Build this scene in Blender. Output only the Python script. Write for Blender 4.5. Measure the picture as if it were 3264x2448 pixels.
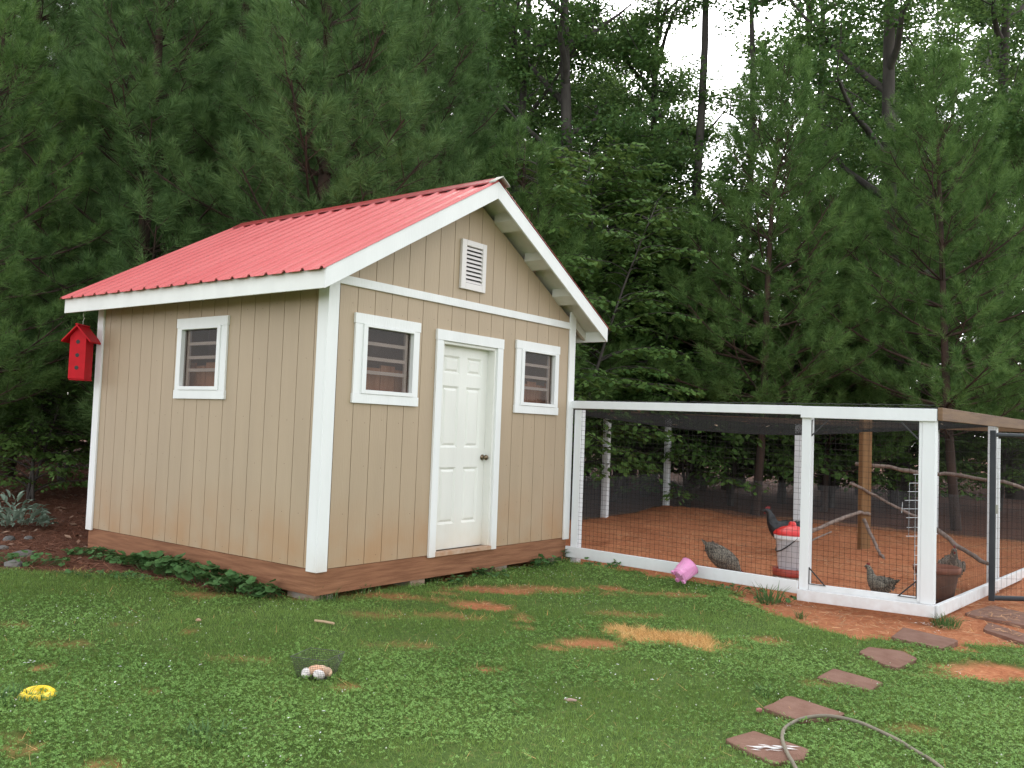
import bpy, bmesh, math, random
import numpy as np
from mathutils import Vector, Matrix

for _o in list(bpy.data.objects):
    bpy.data.objects.remove(_o)
sc = bpy.context.scene
COL = sc.collection
R = math.radians

# ------------------------------------------------------------------ camera
CAM = np.array([-4.9146, -5.6588, 1.2024])
YAW, PITCH, ROLL, FPX = R(52.772), R(2.8796), R(2.139), 2853.7
fw = np.array([math.sin(YAW)*math.cos(PITCH), math.cos(YAW)*math.cos(PITCH), math.sin(PITCH)])
_r = np.array([math.cos(YAW), -math.sin(YAW), 0.0])
_u = np.cross(_r, fw)
rt = math.cos(ROLL)*_r + math.sin(ROLL)*_u
up = -math.sin(ROLL)*_r + math.cos(ROLL)*_u
cd = bpy.data.cameras.new('camera')
cam = bpy.data.objects.new('camera', cd)
COL.objects.link(cam)
cam.matrix_world = Matrix(((rt[0], up[0], -fw[0], CAM[0]), (rt[1], up[1], -fw[1], CAM[1]),
                           (rt[2], up[2], -fw[2], CAM[2]), (0, 0, 0, 1)))
cd.sensor_fit = 'HORIZONTAL'
cd.sensor_width = 36.0
cd.lens = 36.0*FPX/3264.0
cd.clip_start = 0.05
cd.clip_end = 2000.0
sc.camera = cam

# ------------------------------------------------------------------ sky, sun, exposure
SUN_EL, SUN_AZ = R(42), R(62)          # azimuth of the sun measured from +Y towards +X
w = bpy.data.worlds.new('World')
sc.world = w
w.use_nodes = True
nt = w.node_tree
nt.nodes.clear()
sky = nt.nodes.new('ShaderNodeTexSky')
sky.sky_type = 'NISHITA'
sky.sun_disc = False
sky.sun_elevation = SUN_EL
sky.sun_rotation = SUN_AZ
sky.air_density = 1.0
sky.dust_density = 1.5
sky.ozone_density = 1.0
hs = nt.nodes.new('ShaderNodeHueSaturation')
hs.inputs['Saturation'].default_value = 0.15
bg = nt.nodes.new('ShaderNodeBackground')
bg.inputs['Strength'].default_value = 0.15
wo = nt.nodes.new('ShaderNodeOutputWorld')
nt.links.new(sky.outputs[0], hs.inputs['Color'])
nt.links.new(hs.outputs[0], bg.inputs[0])
nt.links.new(bg.outputs[0], wo.inputs[0])
sl = bpy.data.lights.new('sun', 'SUN')
sl.energy = 0.8
sl.angle = R(40)
sl.color = (1.0, 0.97, 0.92)
sun = bpy.data.objects.new('sun', sl)
COL.objects.link(sun)
_d = Vector((math.sin(SUN_AZ)*math.cos(SUN_EL), math.cos(SUN_AZ)*math.cos(SUN_EL), math.sin(SUN_EL)))
sun.rotation_euler = _d.to_track_quat('Z', 'Y').to_euler()
sun.location = (0, 0, 30)
sc.view_settings.view_transform = 'Standard'
sc.view_settings.look = 'None'
sc.view_settings.gamma = 1.0
sc.view_settings.use_curve_mapping = False
sc.view_settings.exposure = 1.9
sc.cycles.use_denoising = True
sc.cycles.denoiser = 'OPENIMAGEDENOISE'
sc.cycles.denoising_input_passes = 'RGB_ALBEDO_NORMAL'
sc.cycles.denoising_prefilter = 'NONE'
sc.cycles.max_bounces = 6
sc.cycles.diffuse_bounces = 5
sc.cycles.glossy_bounces = 2
sc.cycles.transparent_max_bounces = 8

# ------------------------------------------------------------------ helpers: places
def ray(x, y):
    return fw + rt*((x-1632)/FPX) - up*((y-1224)/FPX)
def at_depth(x, y, d):
    return CAM + ray(x, y)*d
def at_y(x, y, Y):
    v = ray(x, y); return CAM + v*((Y-CAM[1])/v[1])

_GP = np.array([
 (0,0,-.255),(-.3,1.5,-.26),(1.2,-.3,-.27),(2.4,-.3,-.28),(3.5,-.1,-.25),(0,3.6,-.215),(-.4,2.6,-.24),(3.6,-2.6,-.355),(3.6,-1.4,-.295),(3.7,-3.9,-.385),
 (6.4,-4.1,-.42),(5,-4.4,-.41),(10.5,2.2,-.185),(8,2.1,-.205),(10.7,-.2,-.23),(11.3,-2.3,-.25),(7.8,-2.1,-.235),(4.3,-1.8,-.275),(4.3,-3.4,-.30),(5.5,0,-.23),
 (6,-2.5,-.26),(-4.9,-5.7,-.45),(-1.1,-1.3,-.335),(0,-4,-.41),(1.5,-4,-.385),(-2.4,-.6,-.335),(-3,-3,-.40),(1.5,-2.4,-.335),(0.1,5.6,-.19),(-1.2,3.2,-.25),
 (2.5,11.2,.06),(4,8,-.02),(-1,8,-.05),(8,6,-.08),(14,6,.02),(16,-2,-.12),(14,-8,-.4),(22,12,.35),(26,0,.1),(12,18,.4),(2,22,.5),(-8,16,0),
 (-8,4,-.35),(-9,-9,-.5),(2,-9,-.55),(10,-12,-.6),(40,30,.9),(45,-10,.3),(-5,45,.8),(-40,-40,-1),(0,-60,-1),(-60,20,-.6)], float)
def zg_arr(x, y):
    x = np.asarray(x, float); y = np.asarray(y, float)
    num = np.zeros(x.shape); den = np.zeros(x.shape)
    for px, py, pz in _GP:
        wgt = 1.0/((x-px)**2+(y-py)**2+0.25)**1.6
        num += wgt*pz; den += wgt
    return num/den
def zg(x, y):
    return float(zg_arr(np.array([x]), np.array([y]))[0])
def on_ground(x, y):
    v = ray(x, y); z = -.3
    for _ in range(12):
        t = (z-CAM[2])/v[2]; p = CAM+v*t; z = zg(p[0], p[1])
    return p
def column(px, d):
    """ground point below image column px at depth d"""
    p = CAM + fw*d + rt*((px-1632)/FPX*d)
    return (p[0], p[1], zg(p[0], p[1]))

# ------------------------------------------------------------------ helpers: meshes
class MB:
    def __init__(s):
        s.v = []; s.f = []
    def add(s, vs, fs):
        b = len(s.v); s.v.extend([tuple(map(float, q)) for q in vs]); s.f.extend([tuple(i+b for i in f) for f in fs]); return s
    def box(s, x0, x1, y0, y1, z0, z1):
        return s.add([(x0,y0,z0),(x1,y0,z0),(x1,y1,z0),(x0,y1,z0),(x0,y0,z1),(x1,y0,z1),(x1,y1,z1),(x0,y1,z1)],
                     [(0,3,2,1),(4,5,6,7),(0,1,5,4),(1,2,6,5),(2,3,7,6),(3,0,4,7)])
    def bar(s, a, b, wd, hg, upv=(0,0,1)):
        """box from a to b; wd sideways, hg along upv"""
        a = Vector(a); b = Vector(b); d = (b-a).normalized(); upv = Vector(upv)
        sd = d.cross(upv).normalized(); u2 = sd.cross(d).normalized()
        vs = []
        for p in (a, b):
            for sx, sz in ((-1,-1),(1,-1),(1,1),(-1,1)):
                vs.append(p+sd*sx*wd/2+u2*sz*hg/2)
        return s.add(vs, [(0,1,2,3),(7,6,5,4),(0,4,5,1),(1,5,6,2),(2,6,7,3),(3,7,4,0)])
    def prism(s, poly, axis, a, b):
        """poly of 2D points extruded along axis 'x','y','z' from a to b"""
        n = len(poly)
        def P(q, t):
            return {'x': (t, q[0], q[1]), 'y': (q[0], t, q[1]), 'z': (q[0], q[1], t)}[axis]
        vs = [P(q, a) for q in poly]+[P(q, b) for q in poly]
        fs = [tuple(range(n)), tuple(range(2*n-1, n-1, -1))]
        fs += [(i, i+n, (i+1) % n+n, (i+1) % n) for i in range(n)]
        return s.add(vs, fs)
    def tube(s, pts, rad, n=6, cap=True):
        pts = [Vector(p) for p in pts]; m = len(pts)
        rad = [rad]*m if isinstance(rad, (int, float)) else rad
        vs = []; ref = Vector((0.12, 0.31, 0.94))
        for i, p in enumerate(pts):
            d = (pts[min(i+1, m-1)]-pts[max(i-1, 0)]).normalized()
            if abs(d.dot(ref)) > .97: ref = Vector((1, 0.1, 0))
            a = d.cross(ref).normalized(); b = d.cross(a)
            for k in range(n):
                t = 2*math.pi*k/n
                vs.append(p+(a*math.cos(t)+b*math.sin(t))*rad[i])
        fs = [(i*n+k, i*n+(k+1) % n, (i+1)*n+(k+1) % n, (i+1)*n+k) for i in range(m-1) for k in range(n)]
        if cap:
            fs += [tuple(range(n-1, -1, -1)), tuple((m-1)*n+k for k in range(n))]
        return s.add(vs, fs)
    def lathe(s, prof, n=24, c=(0,0,0), ex=1.0, ey=1.0):
        vs = [(c[0]+ex*r*math.cos(2*math.pi*k/n), c[1]+ey*r*math.sin(2*math.pi*k/n), c[2]+z) for r, z in prof for k in range(n)]
        m = len(prof)
        fs = [(i*n+k, i*n+(k+1) % n, (i+1)*n+(k+1) % n, (i+1)*n+k) for i in range(m-1) for k in range(n)]
        return s.add(vs, fs)
    def build(s, name, mat, parent=None, smooth=False, bevel=0.0, wn=False):
        me = bpy.data.meshes.new(name)
        me.from_pydata(s.v, [], s.f)
        me.update()
        if smooth: me.polygons.foreach_set('use_smooth', [True]*len(me.polygons))
        if mat: me.materials.append(mat)
        o = bpy.data.objects.new(name, me); COL.objects.link(o)
        if parent: o.parent = parent
        if bevel:
            b = o.modifiers.new('bevel', 'BEVEL'); b.width = bevel; b.segments = 2; b.limit_method = 'ANGLE'
        return o

def np_mesh(name, verts, faces_n, mat, parent=None, smooth=False):
    """verts (N*k,3), consecutive k verts form one polygon"""
    k = faces_n; nv = len(verts); nf = nv//k
    me = bpy.data.meshes.new(name)
    me.vertices.add(nv); me.vertices.foreach_set('co', np.asarray(verts, np.float32).ravel())
    me.loops.add(nv); me.loops.foreach_set('vertex_index', np.arange(nv, dtype=np.int32))
    me.polygons.add(nf); me.polygons.foreach_set('loop_start', np.arange(0, nv, k, dtype=np.int32))
    me.update(calc_edges=True)
    if smooth: me.polygons.foreach_set('use_smooth', np.ones(nf, bool))
    if mat: me.materials.append(mat)
    o = bpy.data.objects.new(name, me); COL.objects.link(o)
    if parent: o.parent = parent
    return o

def tag(o, label=None, cat=None, group=None, kind=None):
    if label: o['label'] = label
    if cat: o['category'] = cat
    if group: o['group'] = group
    if kind: o['kind'] = kind
    return o
def thing(name, label, cat, loc=(0,0,0), rz=0.0, group=None):
    o = bpy.data.objects.new(name, None); COL.objects.link(o)
    o.empty_display_size = .1
    o.location = loc; o.rotation_euler = (0, 0, rz)
    return tag(o, label, cat, group)
def copy_tree(o, parent=None):
    c = o.copy(); COL.objects.link(c); c.parent = parent
    for ch in list(o.children): copy_tree(ch, c)
    return c

# ------------------------------------------------------------------ helpers: materials
MATS = {}
def mat(name, base, rough=.6, var=None, scale=8, bump=0, bscale=60, spec=.5, metal=0, stretch=(1,1,1), coat=0, island=0.0, detail=4):
    """noise-mottled principled; var = second colour"""
    m = bpy.data.materials.new(name); m.use_nodes = True
    t = m.node_tree; p = t.nodes['Principled BSDF']
    p.inputs['Roughness'].default_value = rough
    p.inputs['Specular IOR Level'].default_value = spec
    p.inputs['Metallic'].default_value = metal
    p.inputs['Base Color'].default_value = (*base, 1)
    tc = t.nodes.new('ShaderNodeTexCoord'); mp = t.nodes.new('ShaderNodeMapping')
    mp.inputs['Scale'].default_value = stretch
    t.links.new(tc.outputs['Object'], mp.inputs['Vector'])
    if var is not None:
        n = t.nodes.new('ShaderNodeTexNoise'); n.inputs['Scale'].default_value = scale; n.inputs['Detail'].default_value = detail
        t.links.new(mp.outputs[0], n.inputs['Vector'])
        rp = t.nodes.new('ShaderNodeValToRGB')
        rp.color_ramp.elements[0].position = .35; rp.color_ramp.elements[1].position = .68
        rp.color_ramp.elements[0].color = (*base, 1); rp.color_ramp.elements[1].color = (*var, 1)
        t.links.new(n.outputs[0], rp.inputs[0])
        out = rp.outputs[0]
        if island:
            g = t.nodes.new('ShaderNodeNewGeometry'); mr = t.nodes.new('ShaderNodeMapRange')
            mr.inputs[3].default_value = 1-island; mr.inputs[4].default_value = 1+island
            h = t.nodes.new('ShaderNodeHueSaturation')
            t.links.new(g.outputs['Random Per Island'], mr.inputs[0]); t.links.new(mr.outputs[0], h.inputs['Value'])
            t.links.new(out, h.inputs['Color']); out = h.outputs[0]
        t.links.new(out, p.inputs['Base Color'])
    if bump:
        n2 = t.nodes.new('ShaderNodeTexNoise'); n2.inputs['Scale'].default_value = bscale; n2.inputs['Detail'].default_value = 5
        t.links.new(mp.outputs[0], n2.inputs['Vector'])
        b = t.nodes.new('ShaderNodeBump'); b.inputs['Strength'].default_value = bump; b.inputs['Distance'].default_value = .01
        t.links.new(n2.outputs[0], b.inputs['Height']); t.links.new(b.outputs[0], p.inputs['Normal'])
    MATS[name] = m
    return m

def leaf_mat(name, dark, light, trans=.35, rough=.6, nscale=.6, hue=.03, spec=.15):
    """diffuse + translucent leaf, colour varies leaf by leaf and over the crown"""
    m = bpy.data.materials.new(name); m.use_nodes = True
    t = m.node_tree; t.nodes.clear()
    o = t.nodes.new('ShaderNodeOutputMaterial')
    g = t.nodes.new('ShaderNodeNewGeometry')
    tc = t.nodes.new('ShaderNodeTexCoord')
    n = t.nodes.new('ShaderNodeTexNoise'); n.inputs['Scale'].default_value = nscale; n.inputs['Detail'].default_value = 3
    t.links.new(tc.outputs['Object'], n.inputs['Vector'])
    ad = t.nodes.new('ShaderNodeMath'); ad.operation = 'ADD'
    ml = t.nodes.new('ShaderNodeMath'); ml.operation = 'MULTIPLY_ADD'; ml.inputs[1].default_value = 2.2; ml.inputs[2].default_value = -1.1
    t.links.new(n.outputs[0], ml.inputs[0]); t.links.new(ml.outputs[0], ad.inputs[0])
    t.links.new(g.outputs['Random Per Island'], ad.inputs[1])
    rp = t.nodes.new('ShaderNodeValToRGB')
    rp.color_ramp.elements[0].position = 0.0; rp.color_ramp.elements[1].position = 1.0
    rp.color_ramp.elements[0].color = (*dark, 1); rp.color_ramp.elements[1].color = (*light, 1)
    t.links.new(ad.outputs[0], rp.inputs[0])
    p = t.nodes.new('ShaderNodeBsdfPrincipled'); p.inputs['Roughness'].default_value = rough; p.inputs['Specular IOR Level'].default_value = spec
    tr = t.nodes.new('ShaderNodeBsdfTranslucent')
    hs = t.nodes.new('ShaderNodeHueSaturation'); hs.inputs['Value'].default_value = 1.3; hs.inputs['Hue'].default_value = .5-hue
    t.links.new(rp.outputs[0], p.inputs['Base Color']); t.links.new(rp.outputs[0], hs.inputs['Color']); t.links.new(hs.outputs[0], tr.inputs[0])
    mx = t.nodes.new('ShaderNodeMixShader'); mx.inputs[0].default_value = trans
    t.links.new(p.outputs[0], mx.inputs[1]); t.links.new(tr.outputs[0], mx.inputs[2]); t.links.new(mx.outputs[0], o.inputs[0])
    MATS[name] = m
    return m

def paint_mat(name, base, dirt, z0, z1, streak=(1,1,.15), rough=.55, amt=.8, noise=2.5, grain=.0):
    """paint with splashed clay dirt from z0 (full) fading out at z1, broken up by noise"""
    m = mat(name, base, rough, var=tuple(c*.93 for c in base), scale=5, bump=.25, bscale=70, stretch=streak, detail=8)
    t = m.node_tree; p = t.nodes['Principled BSDF']
    src = p.inputs['Base Color'].links[0].from_socket
    g = t.nodes.new('ShaderNodeNewGeometry'); sx = t.nodes.new('ShaderNodeSeparateXYZ')
    t.links.new(g.outputs['Position'], sx.inputs[0])
    mr = t.nodes.new('ShaderNodeMapRange'); mr.inputs[1].default_value = z0; mr.inputs[2].default_value = z1; mr.inputs[3].default_value = 1; mr.inputs[4].default_value = 0
    mr.interpolation_type = 'SMOOTHSTEP'
    t.links.new(sx.outputs[2], mr.inputs[0])
    n = t.nodes.new('ShaderNodeTexNoise'); n.inputs['Scale'].default_value = noise; n.inputs['Detail'].default_value = 6
    t.links.new(g.outputs['Position'], n.inputs['Vector'])
    mr2 = t.nodes.new('ShaderNodeMapRange'); mr2.inputs[1].default_value = .24; mr2.inputs[2].default_value = .66
    t.links.new(n.outputs[0], mr2.inputs[0])
    mu = t.nodes.new('ShaderNodeMath'); mu.operation = 'MULTIPLY'; t.links.new(mr.outputs[0], mu.inputs[0]); t.links.new(mr2.outputs[0], mu.inputs[1])
    m2 = t.nodes.new('ShaderNodeMath'); m2.operation = 'MULTIPLY'; m2.inputs[1].default_value = amt; t.links.new(mu.outputs[0], m2.inputs[0])
    mx = t.nodes.new('ShaderNodeMix'); mx.data_type = 'RGBA'
    t.links.new(m2.outputs[0], mx.inputs[0]); t.links.new(src, mx.inputs[6]); mx.inputs[7].default_value = (*dirt, 1)
    t.links.new(mx.outputs[2], p.inputs['Base Color'])
    return m

TAN = paint_mat('tan_paint', (.420,.322,.218), (.40,.22,.10), -.05, .75, amt=.75)
WHITE = paint_mat('white_paint', (.80,.81,.80), (.55,.40,.28), -.1, .25, amt=.5)
FASCIA = paint_mat('fascia_paint', (.78,.79,.76), (.20,.20,.13), 2.46, 2.31, noise=7, amt=.85)
RUNWHITE = paint_mat('run_paint', (.76,.78,.79), (.42,.30,.24), -.36, -.12, noise=14, amt=.4)
DOORW = paint_mat('door_paint', (.77,.77,.72), (.62,.45,.26), -.1, .45, amt=.6, rough=.4)
RED = mat('red_metal', (.56,.10,.098), .34, var=(.60,.13,.125), scale=1.5, bump=.03, bscale=12, spec=.7)
DRED = mat('dark_red_metal', (.33,.03,.03), .4, var=(.26,.03,.03), scale=3)
GALV = mat('galvanised_metal', (.42,.42,.36), .45, var=(.30,.30,.26), scale=6, metal=.6)
SOFFIT = mat('soffit_white', (.66,.65,.60), .7, var=(.56,.54,.48), scale=3)
SKID = mat('treated_skid', (.205,.090,.048), .8, var=(.32,.152,.082), scale=5, bump=.5, bscale=22, stretch=(.5,.5,7), spec=.2, detail=7)
BLOCK = mat('concrete_block', (.34,.30,.26), .9, var=(.40,.24,.15), scale=7, bump=.5, bscale=50)
INWOOD = mat('plywood', (.52,.27,.16), .7, var=(.38,.18,.10), scale=3, stretch=(6,6,1))
INGREY = mat('inner_grey', (.26,.19,.165), .8, var=(.20,.14,.12), scale=3)
DARKIN = mat('interior_dark', (.10,.08,.07), .9)
BRONZE = mat('bronze_knob', (.20,.15,.10), .3, metal=.9)
BRED = mat('red_painted_wood', (.52,.007,.016), .6, var=(.44,.006,.013), scale=12, bump=.1, spec=.2)
BLACK = mat('black', (.012,.012,.012), .6)
DARKMETAL = mat('dark_gate_metal', (.022,.026,.032), .45, var=(.035,.040,.046), scale=6, metal=.2)
BLKMETAL = mat('black_bracket', (.02,.02,.022), .5)
WIRE = mat('galvanised_wire', (.022,.020,.019), .8, spec=.1)
HWIRE = mat('hardware_cloth', (.16,.165,.17), .55, metal=.3)
WWIRE = mat('white_wire', (.62,.64,.66), .4)
NET = mat('bird_netting', (.03,.03,.03), .8)
BROWNRAIL = mat('brown_rail', (.15,.085,.05), .8, var=(.22,.13,.07), scale=4, bump=.4, bscale=40, stretch=(.4,.4,6))
TREATED = mat('treated_post', (.27,.145,.06), .8, var=(.20,.10,.04), scale=5, bump=.4, bscale=40, stretch=(5,5,.5))
BARKP = mat('pine_bark', (.038,.024,.018), .95, var=(.075,.042,.030), scale=7, bump=1, bscale=22, stretch=(1,1,.35))
BARKD = mat('hardwood_bark', (.045,.038,.034), .95, var=(.085,.074,.065), scale=6, bump=1, bscale=18, stretch=(1,1,.25))
BRANCH = mat('dead_branch', (.17,.12,.095), .9, var=(.26,.20,.17), scale=14, bump=.5)
STONE = mat('brown_paver', (.180,.098,.072), .9, var=(.225,.132,.100), scale=9, bump=.35, bscale=70, spec=.12)
ROCK = mat('grey_rock', (.12,.12,.115), .9, var=(.18,.165,.145), scale=5, bump=.7, bscale=16)

# ================================================================== SETTING: ground
SHED_W, SHED_D = 3.66, 3.62
RX0, RX1, RY0, RY1 = 3.68, 10.55, -3.87, 2.2      # chicken run
rng = np.random.default_rng(7)

def vnoise(x, y, s, seed):
    """smooth value noise in 0..1"""
    r = np.random.default_rng(seed); tab = r.random((64, 64))
    X = np.asarray(x)*s; Y = np.asarray(y)*s
    xi = np.floor(X).astype(int); yi = np.floor(Y).astype(int); fx = X-xi; fy = Y-yi
    fx = fx*fx*(3-2*fx); fy = fy*fy*(3-2*fy)
    g = lambda a, b: tab[a % 64, b % 64]
    return (g(xi,yi)*(1-fx)+g(xi+1,yi)*fx)*(1-fy)+(g(xi,yi+1)*(1-fx)+g(xi+1,yi+1)*fx)*fy

def ell(x, y, c, ax, rx, ry, seed, soft=.25, jag=.75):
    """soft-edged ragged ellipse, 1 inside 0 outside; ax = angle of the long axis"""
    dx = x-c[0]; dy = y-c[1]
    a = (dx*math.cos(ax)+dy*math.sin(ax))/rx; b = (-dx*math.sin(ax)+dy*math.cos(ax))/ry
    q = np.sqrt(a*a+b*b)+(vnoise(x, y, 5, seed)-.5)*jag+(vnoise(x, y, 17, seed+1)-.5)*jag
    return np.clip((1+soft-q)/(2*soft), 0, 1)

VR = math.atan2(rt[1], rt[0])      # heading of the picture's left-right direction on the ground
BARE = []                           # bare clay patches: centre px, half sizes in m
for px, py, a, b, k in ((1545,1880,.36,.15,.95),(1540,1930,.28,.13,1.0),(1870,2045,.20,.15,.85),(1765,2065,.10,.07,.9),(1950,1876,.16,.10,.9),(1535,2135,.12,.06,.9),
        (2445,2042,.16,.08,.6),(120,2125,.05,.05,.9),(3170,2140,.42,.20,1.0),(640,1890,.28,.12,.5),(1000,1900,.3,.12,.35),(2850,2080,.15,.06,.5),(1100,2190,.10,.06,.5),
        (2150,1895,.4,.08,.6),(1680,2000,.10,.06,.5),(2890,2330,.16,.06,.35),(1420,1890,.16,.08,.5),(390,1985,.05,.04,.6),(600,2010,.05,.03,.6),(60,1985,.1,.05,.4),(80,2380,.08,.05,.5),(480,2200,.07,.05,.5),(1950,2010,.07,.05,.5),(30,2350,.1,.05,.3),(330,2440,.07,.04,.5),(1660,1960,.08,.06,.4),(1280,1905,.45,.10,.55),(1720,1880,.5,.12,.6),(1660,1975,.12,.07,.9),(1180,1960,.25,.08,.4),(1400,1960,.3,.10,.45),(2000,1960,.35,.10,.4),(1300,2060,.22,.08,.3),(2650,2180,.2,.08,.35),(200,2050,.2,.07,.3),(760,2100,.2,.06,.3)):
    BARE.append((on_ground(px, py), a, b, k))
STRAW_C = on_ground(2130, 2035)
STRIP = [on_ground(px, py)[:2] for px, py in ((2330,1905),(2420,1945),(2530,1965),(2590,1995),(2660,2015),(2760,2040),(2900,2050),(3010,2060),(3080,2075),(3110,2050),(3264,2060),(3400,2000),(3400,1800),(2900,1830),(2500,1830))]
def in_poly(x, y, poly):
    ins = np.zeros(np.shape(x), bool); n = len(poly)
    for i in range(n):
        x0, y0 = poly[i]; x1, y1 = poly[(i+1) % n]
        c = ((y0 > y) != (y1 > y)) & (x < (x1-x0)*(y-y0)/((y1-y0) or 1e-9)+x0)
        ins ^= c
    return ins
EDGE_PTS = [on_ground(px, py)[:2] for px, py in ((-400,1790),(0,1825),(150,1828),(300,1828),(420,1838),(560,1862),(700,1886),(850,1906),(985,1905))]
def wood_edge(x, y):
    """signed distance-ish: >0 on the straw side of the lawn edge left of the shed"""
    ex = np.array([p[0] for p in EDGE_PTS]); ey = np.array([p[1] for p in EDGE_PTS])
    o = np.argsort(ex)
    return y-np.interp(x, ex[o], ey[o])
def masks(x, y):
    """lawn density, clay, straw-coloured dead grass, woods litter"""
    x = np.asarray(x, float); y = np.asarray(y, float)
    jx = x+(vnoise(x, y, 6, 31)-.5)*.18; jy = y+(vnoise(x, y, 6, 32)-.5)*.18
    clay = ((jx > RX0-.06) & (jy > RY0-.15) & (jx < RX1+1.2) & (jy < RY1+.5)).astype(float)
    clay = np.maximum(clay, in_poly(jx, jy, STRIP).astype(float))
    for i, (c, a, b, k) in enumerate(BARE):
        clay = np.maximum(clay, k*ell(x, y, c, VR, a, b, 50+3*i, soft=.3))
    straw = ell(x, y, STRAW_C, VR-.35, .44, .20, 90, soft=.22, jag=.9)
    we = wood_edge(jx, jy)
    wood = np.where((x < .3), np.clip(we/.35, 0, 1), 0)
    wood = np.maximum(wood, ((jy > 3.9) | (jx > RX1+.8) | ((jy > 2.3) & (jx > 3.7))).astype(float))
    under = ((x > .05) & (x < SHED_W-.05) & (y > .05) & (y < SHED_D)).astype(float)
    lawn = np.clip(1-clay, 0, 1)*(1-wood)*(1-under)*(1-.93*straw)
    return lawn, np.clip(np.maximum(clay, under), 0, 1)*(1-wood), straw, wood

def axis_grid(a, b, h, far=400, g=1.35):
    c = list(np.arange(a, b+h/2, h)); s = h; x = c[-1]
    while x < far: s *= g; x += s; c.append(x)
    s = h; x = c[0]; left = []
    while x > -far: s *= g; x -= s; left.append(x)
    return np.array(left[::-1]+c)
gx = axis_grid(-4.5, 12.2, .075); gy = axis_grid(-6.2, 7.5, .075)
GX, GY = np.meshgrid(gx, gy, indexing='ij')
fx_, fy_ = GX.ravel(), GY.ravel()
lawn_, clay_, straw_, wood_ = masks(fx_, fy_)
GZ = zg_arr(fx_, fy_)+(vnoise(fx_, fy_, 1.3, 3)-.5)*.03+(vnoise(fx_, fy_, 6, 4)-.5)*.016
runin = ((fx_ > RX0) & (fx_ < RX1) & (fy_ > RY0) & (fy_ < RY1))
GZ = GZ+runin*((vnoise(fx_, fy_, 3.5, 8)-.5)*.05+(vnoise(fx_, fy_, 9, 9)-.5)*.04)
GZ += .06*np.exp(-((fx_-10.2)**2+(fy_-2.0)**2)/.5)          # clay heaped at the far corner post
GZ -= clay_*(1-runin)*.012
ng, mg = len(gx), len(gy)
idx = np.arange(ng*mg).reshape(ng, mg)
quads = np.stack([idx[:-1,:-1], idx[1:,:-1], idx[1:,1:], idx[:-1,1:]], -1).reshape(-1, 4)
me = bpy.data.meshes.new('ground')
me.from_pydata(np.stack([fx_, fy_, GZ], 1).tolist(), [], quads.tolist())
me.polygons.foreach_set('use_smooth', np.ones(len(me.polygons), bool))
for nm, arr in (('clay', clay_), ('straw', straw_), ('wood', wood_)):
    at = me.attributes.new(nm, 'FLOAT', 'POINT'); at.data.foreach_set('value', arr.astype(np.float32))
ground = bpy.data.objects.new('ground', me); COL.objects.link(ground); tag(ground, 'red clay and turf ground of the yard and wood', None, None, 'structure')

def ground_mat():
    m = bpy.data.materials.new('ground'); m.use_nodes = True
    t = m.node_tree; p = t.nodes['Principled BSDF']; p.inputs['Roughness'].default_value = .95; p.inputs['Specular IOR Level'].default_value = .15
    g = t.nodes.new('ShaderNodeNewGeometry')
    def noise(s, d=6, ro=.6):
        n = t.nodes.new('ShaderNodeTexNoise'); n.inputs['Scale'].default_value = s; n.inputs['Detail'].default_value = d; n.inputs['Roughness'].default_value = ro
        t.links.new(g.outputs['Position'], n.inputs['Vector']); return n.outputs[0]
    def ramp(src, stops):
        r = t.nodes.new('ShaderNodeValToRGB'); e = r.color_ramp.elements
        e[0].position, e[0].color = stops[0][0], (*stops[0][1], 1); e[1].position, e[1].color = stops[-1][0], (*stops[-1][1], 1)
        for q, c in stops[1:-1]:
            n = e.new(q); n.color = (*c, 1)
        t.links.new(src, r.inputs[0]); return r.outputs[0]
    def mix(f, a, b):
        x = t.nodes.new('ShaderNodeMix'); x.data_type = 'RGBA'; t.links.new(f, x.inputs[0]); t.links.new(a, x.inputs[6]); t.links.new(b, x.inputs[7]); return x.outputs[2]
    def attr(n):
        a = t.nodes.new('ShaderNodeAttribute'); a.attribute_name = n; return a.outputs['Fac']
    n1, n2, n3 = noise(2.2), noise(26), noise(110, 3)
    turf = ramp(n2, [(.3, (.050,.085,.020)), (.55, (.080,.130,.030)), (.78, (.17,.155,.055))])
    clay = mix(n3, ramp(n1, [(.3, (.32,.110,.050)), (.5, (.43,.162,.074)), (.7, (.49,.225,.105))]), ramp(n2, [(.3, (.20,.064,.029)), (.55, (.43,.165,.078)), (.8, (.62,.36,.20))]))
    straw = ramp(n3, [(.3, (.30,.16,.05)), (.6, (.55,.36,.13))])
    litter = mix(n3, ramp(n1, [(.3, (.10,.038,.023)), (.7, (.17,.068,.04))]), ramp(n2, [(.35, (.06,.027,.018)), (.6, (.20,.08,.043)), (.8, (.30,.16,.10))]))
    c = mix(attr('clay'), turf, clay); c = mix(attr('straw'), c, straw); c = mix(attr('wood'), c, litter)
    t.links.new(c, p.inputs['Base Color'])
    b = t.nodes.new('ShaderNodeBump'); b.inputs['Strength'].default_value = .8; b.inputs['Distance'].default_value = .03
    t.links.new(n2, b.inputs['Height']); t.links.new(b.outputs[0], p.inputs['Normal'])
    return m
me.materials.append(ground_mat())
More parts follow.
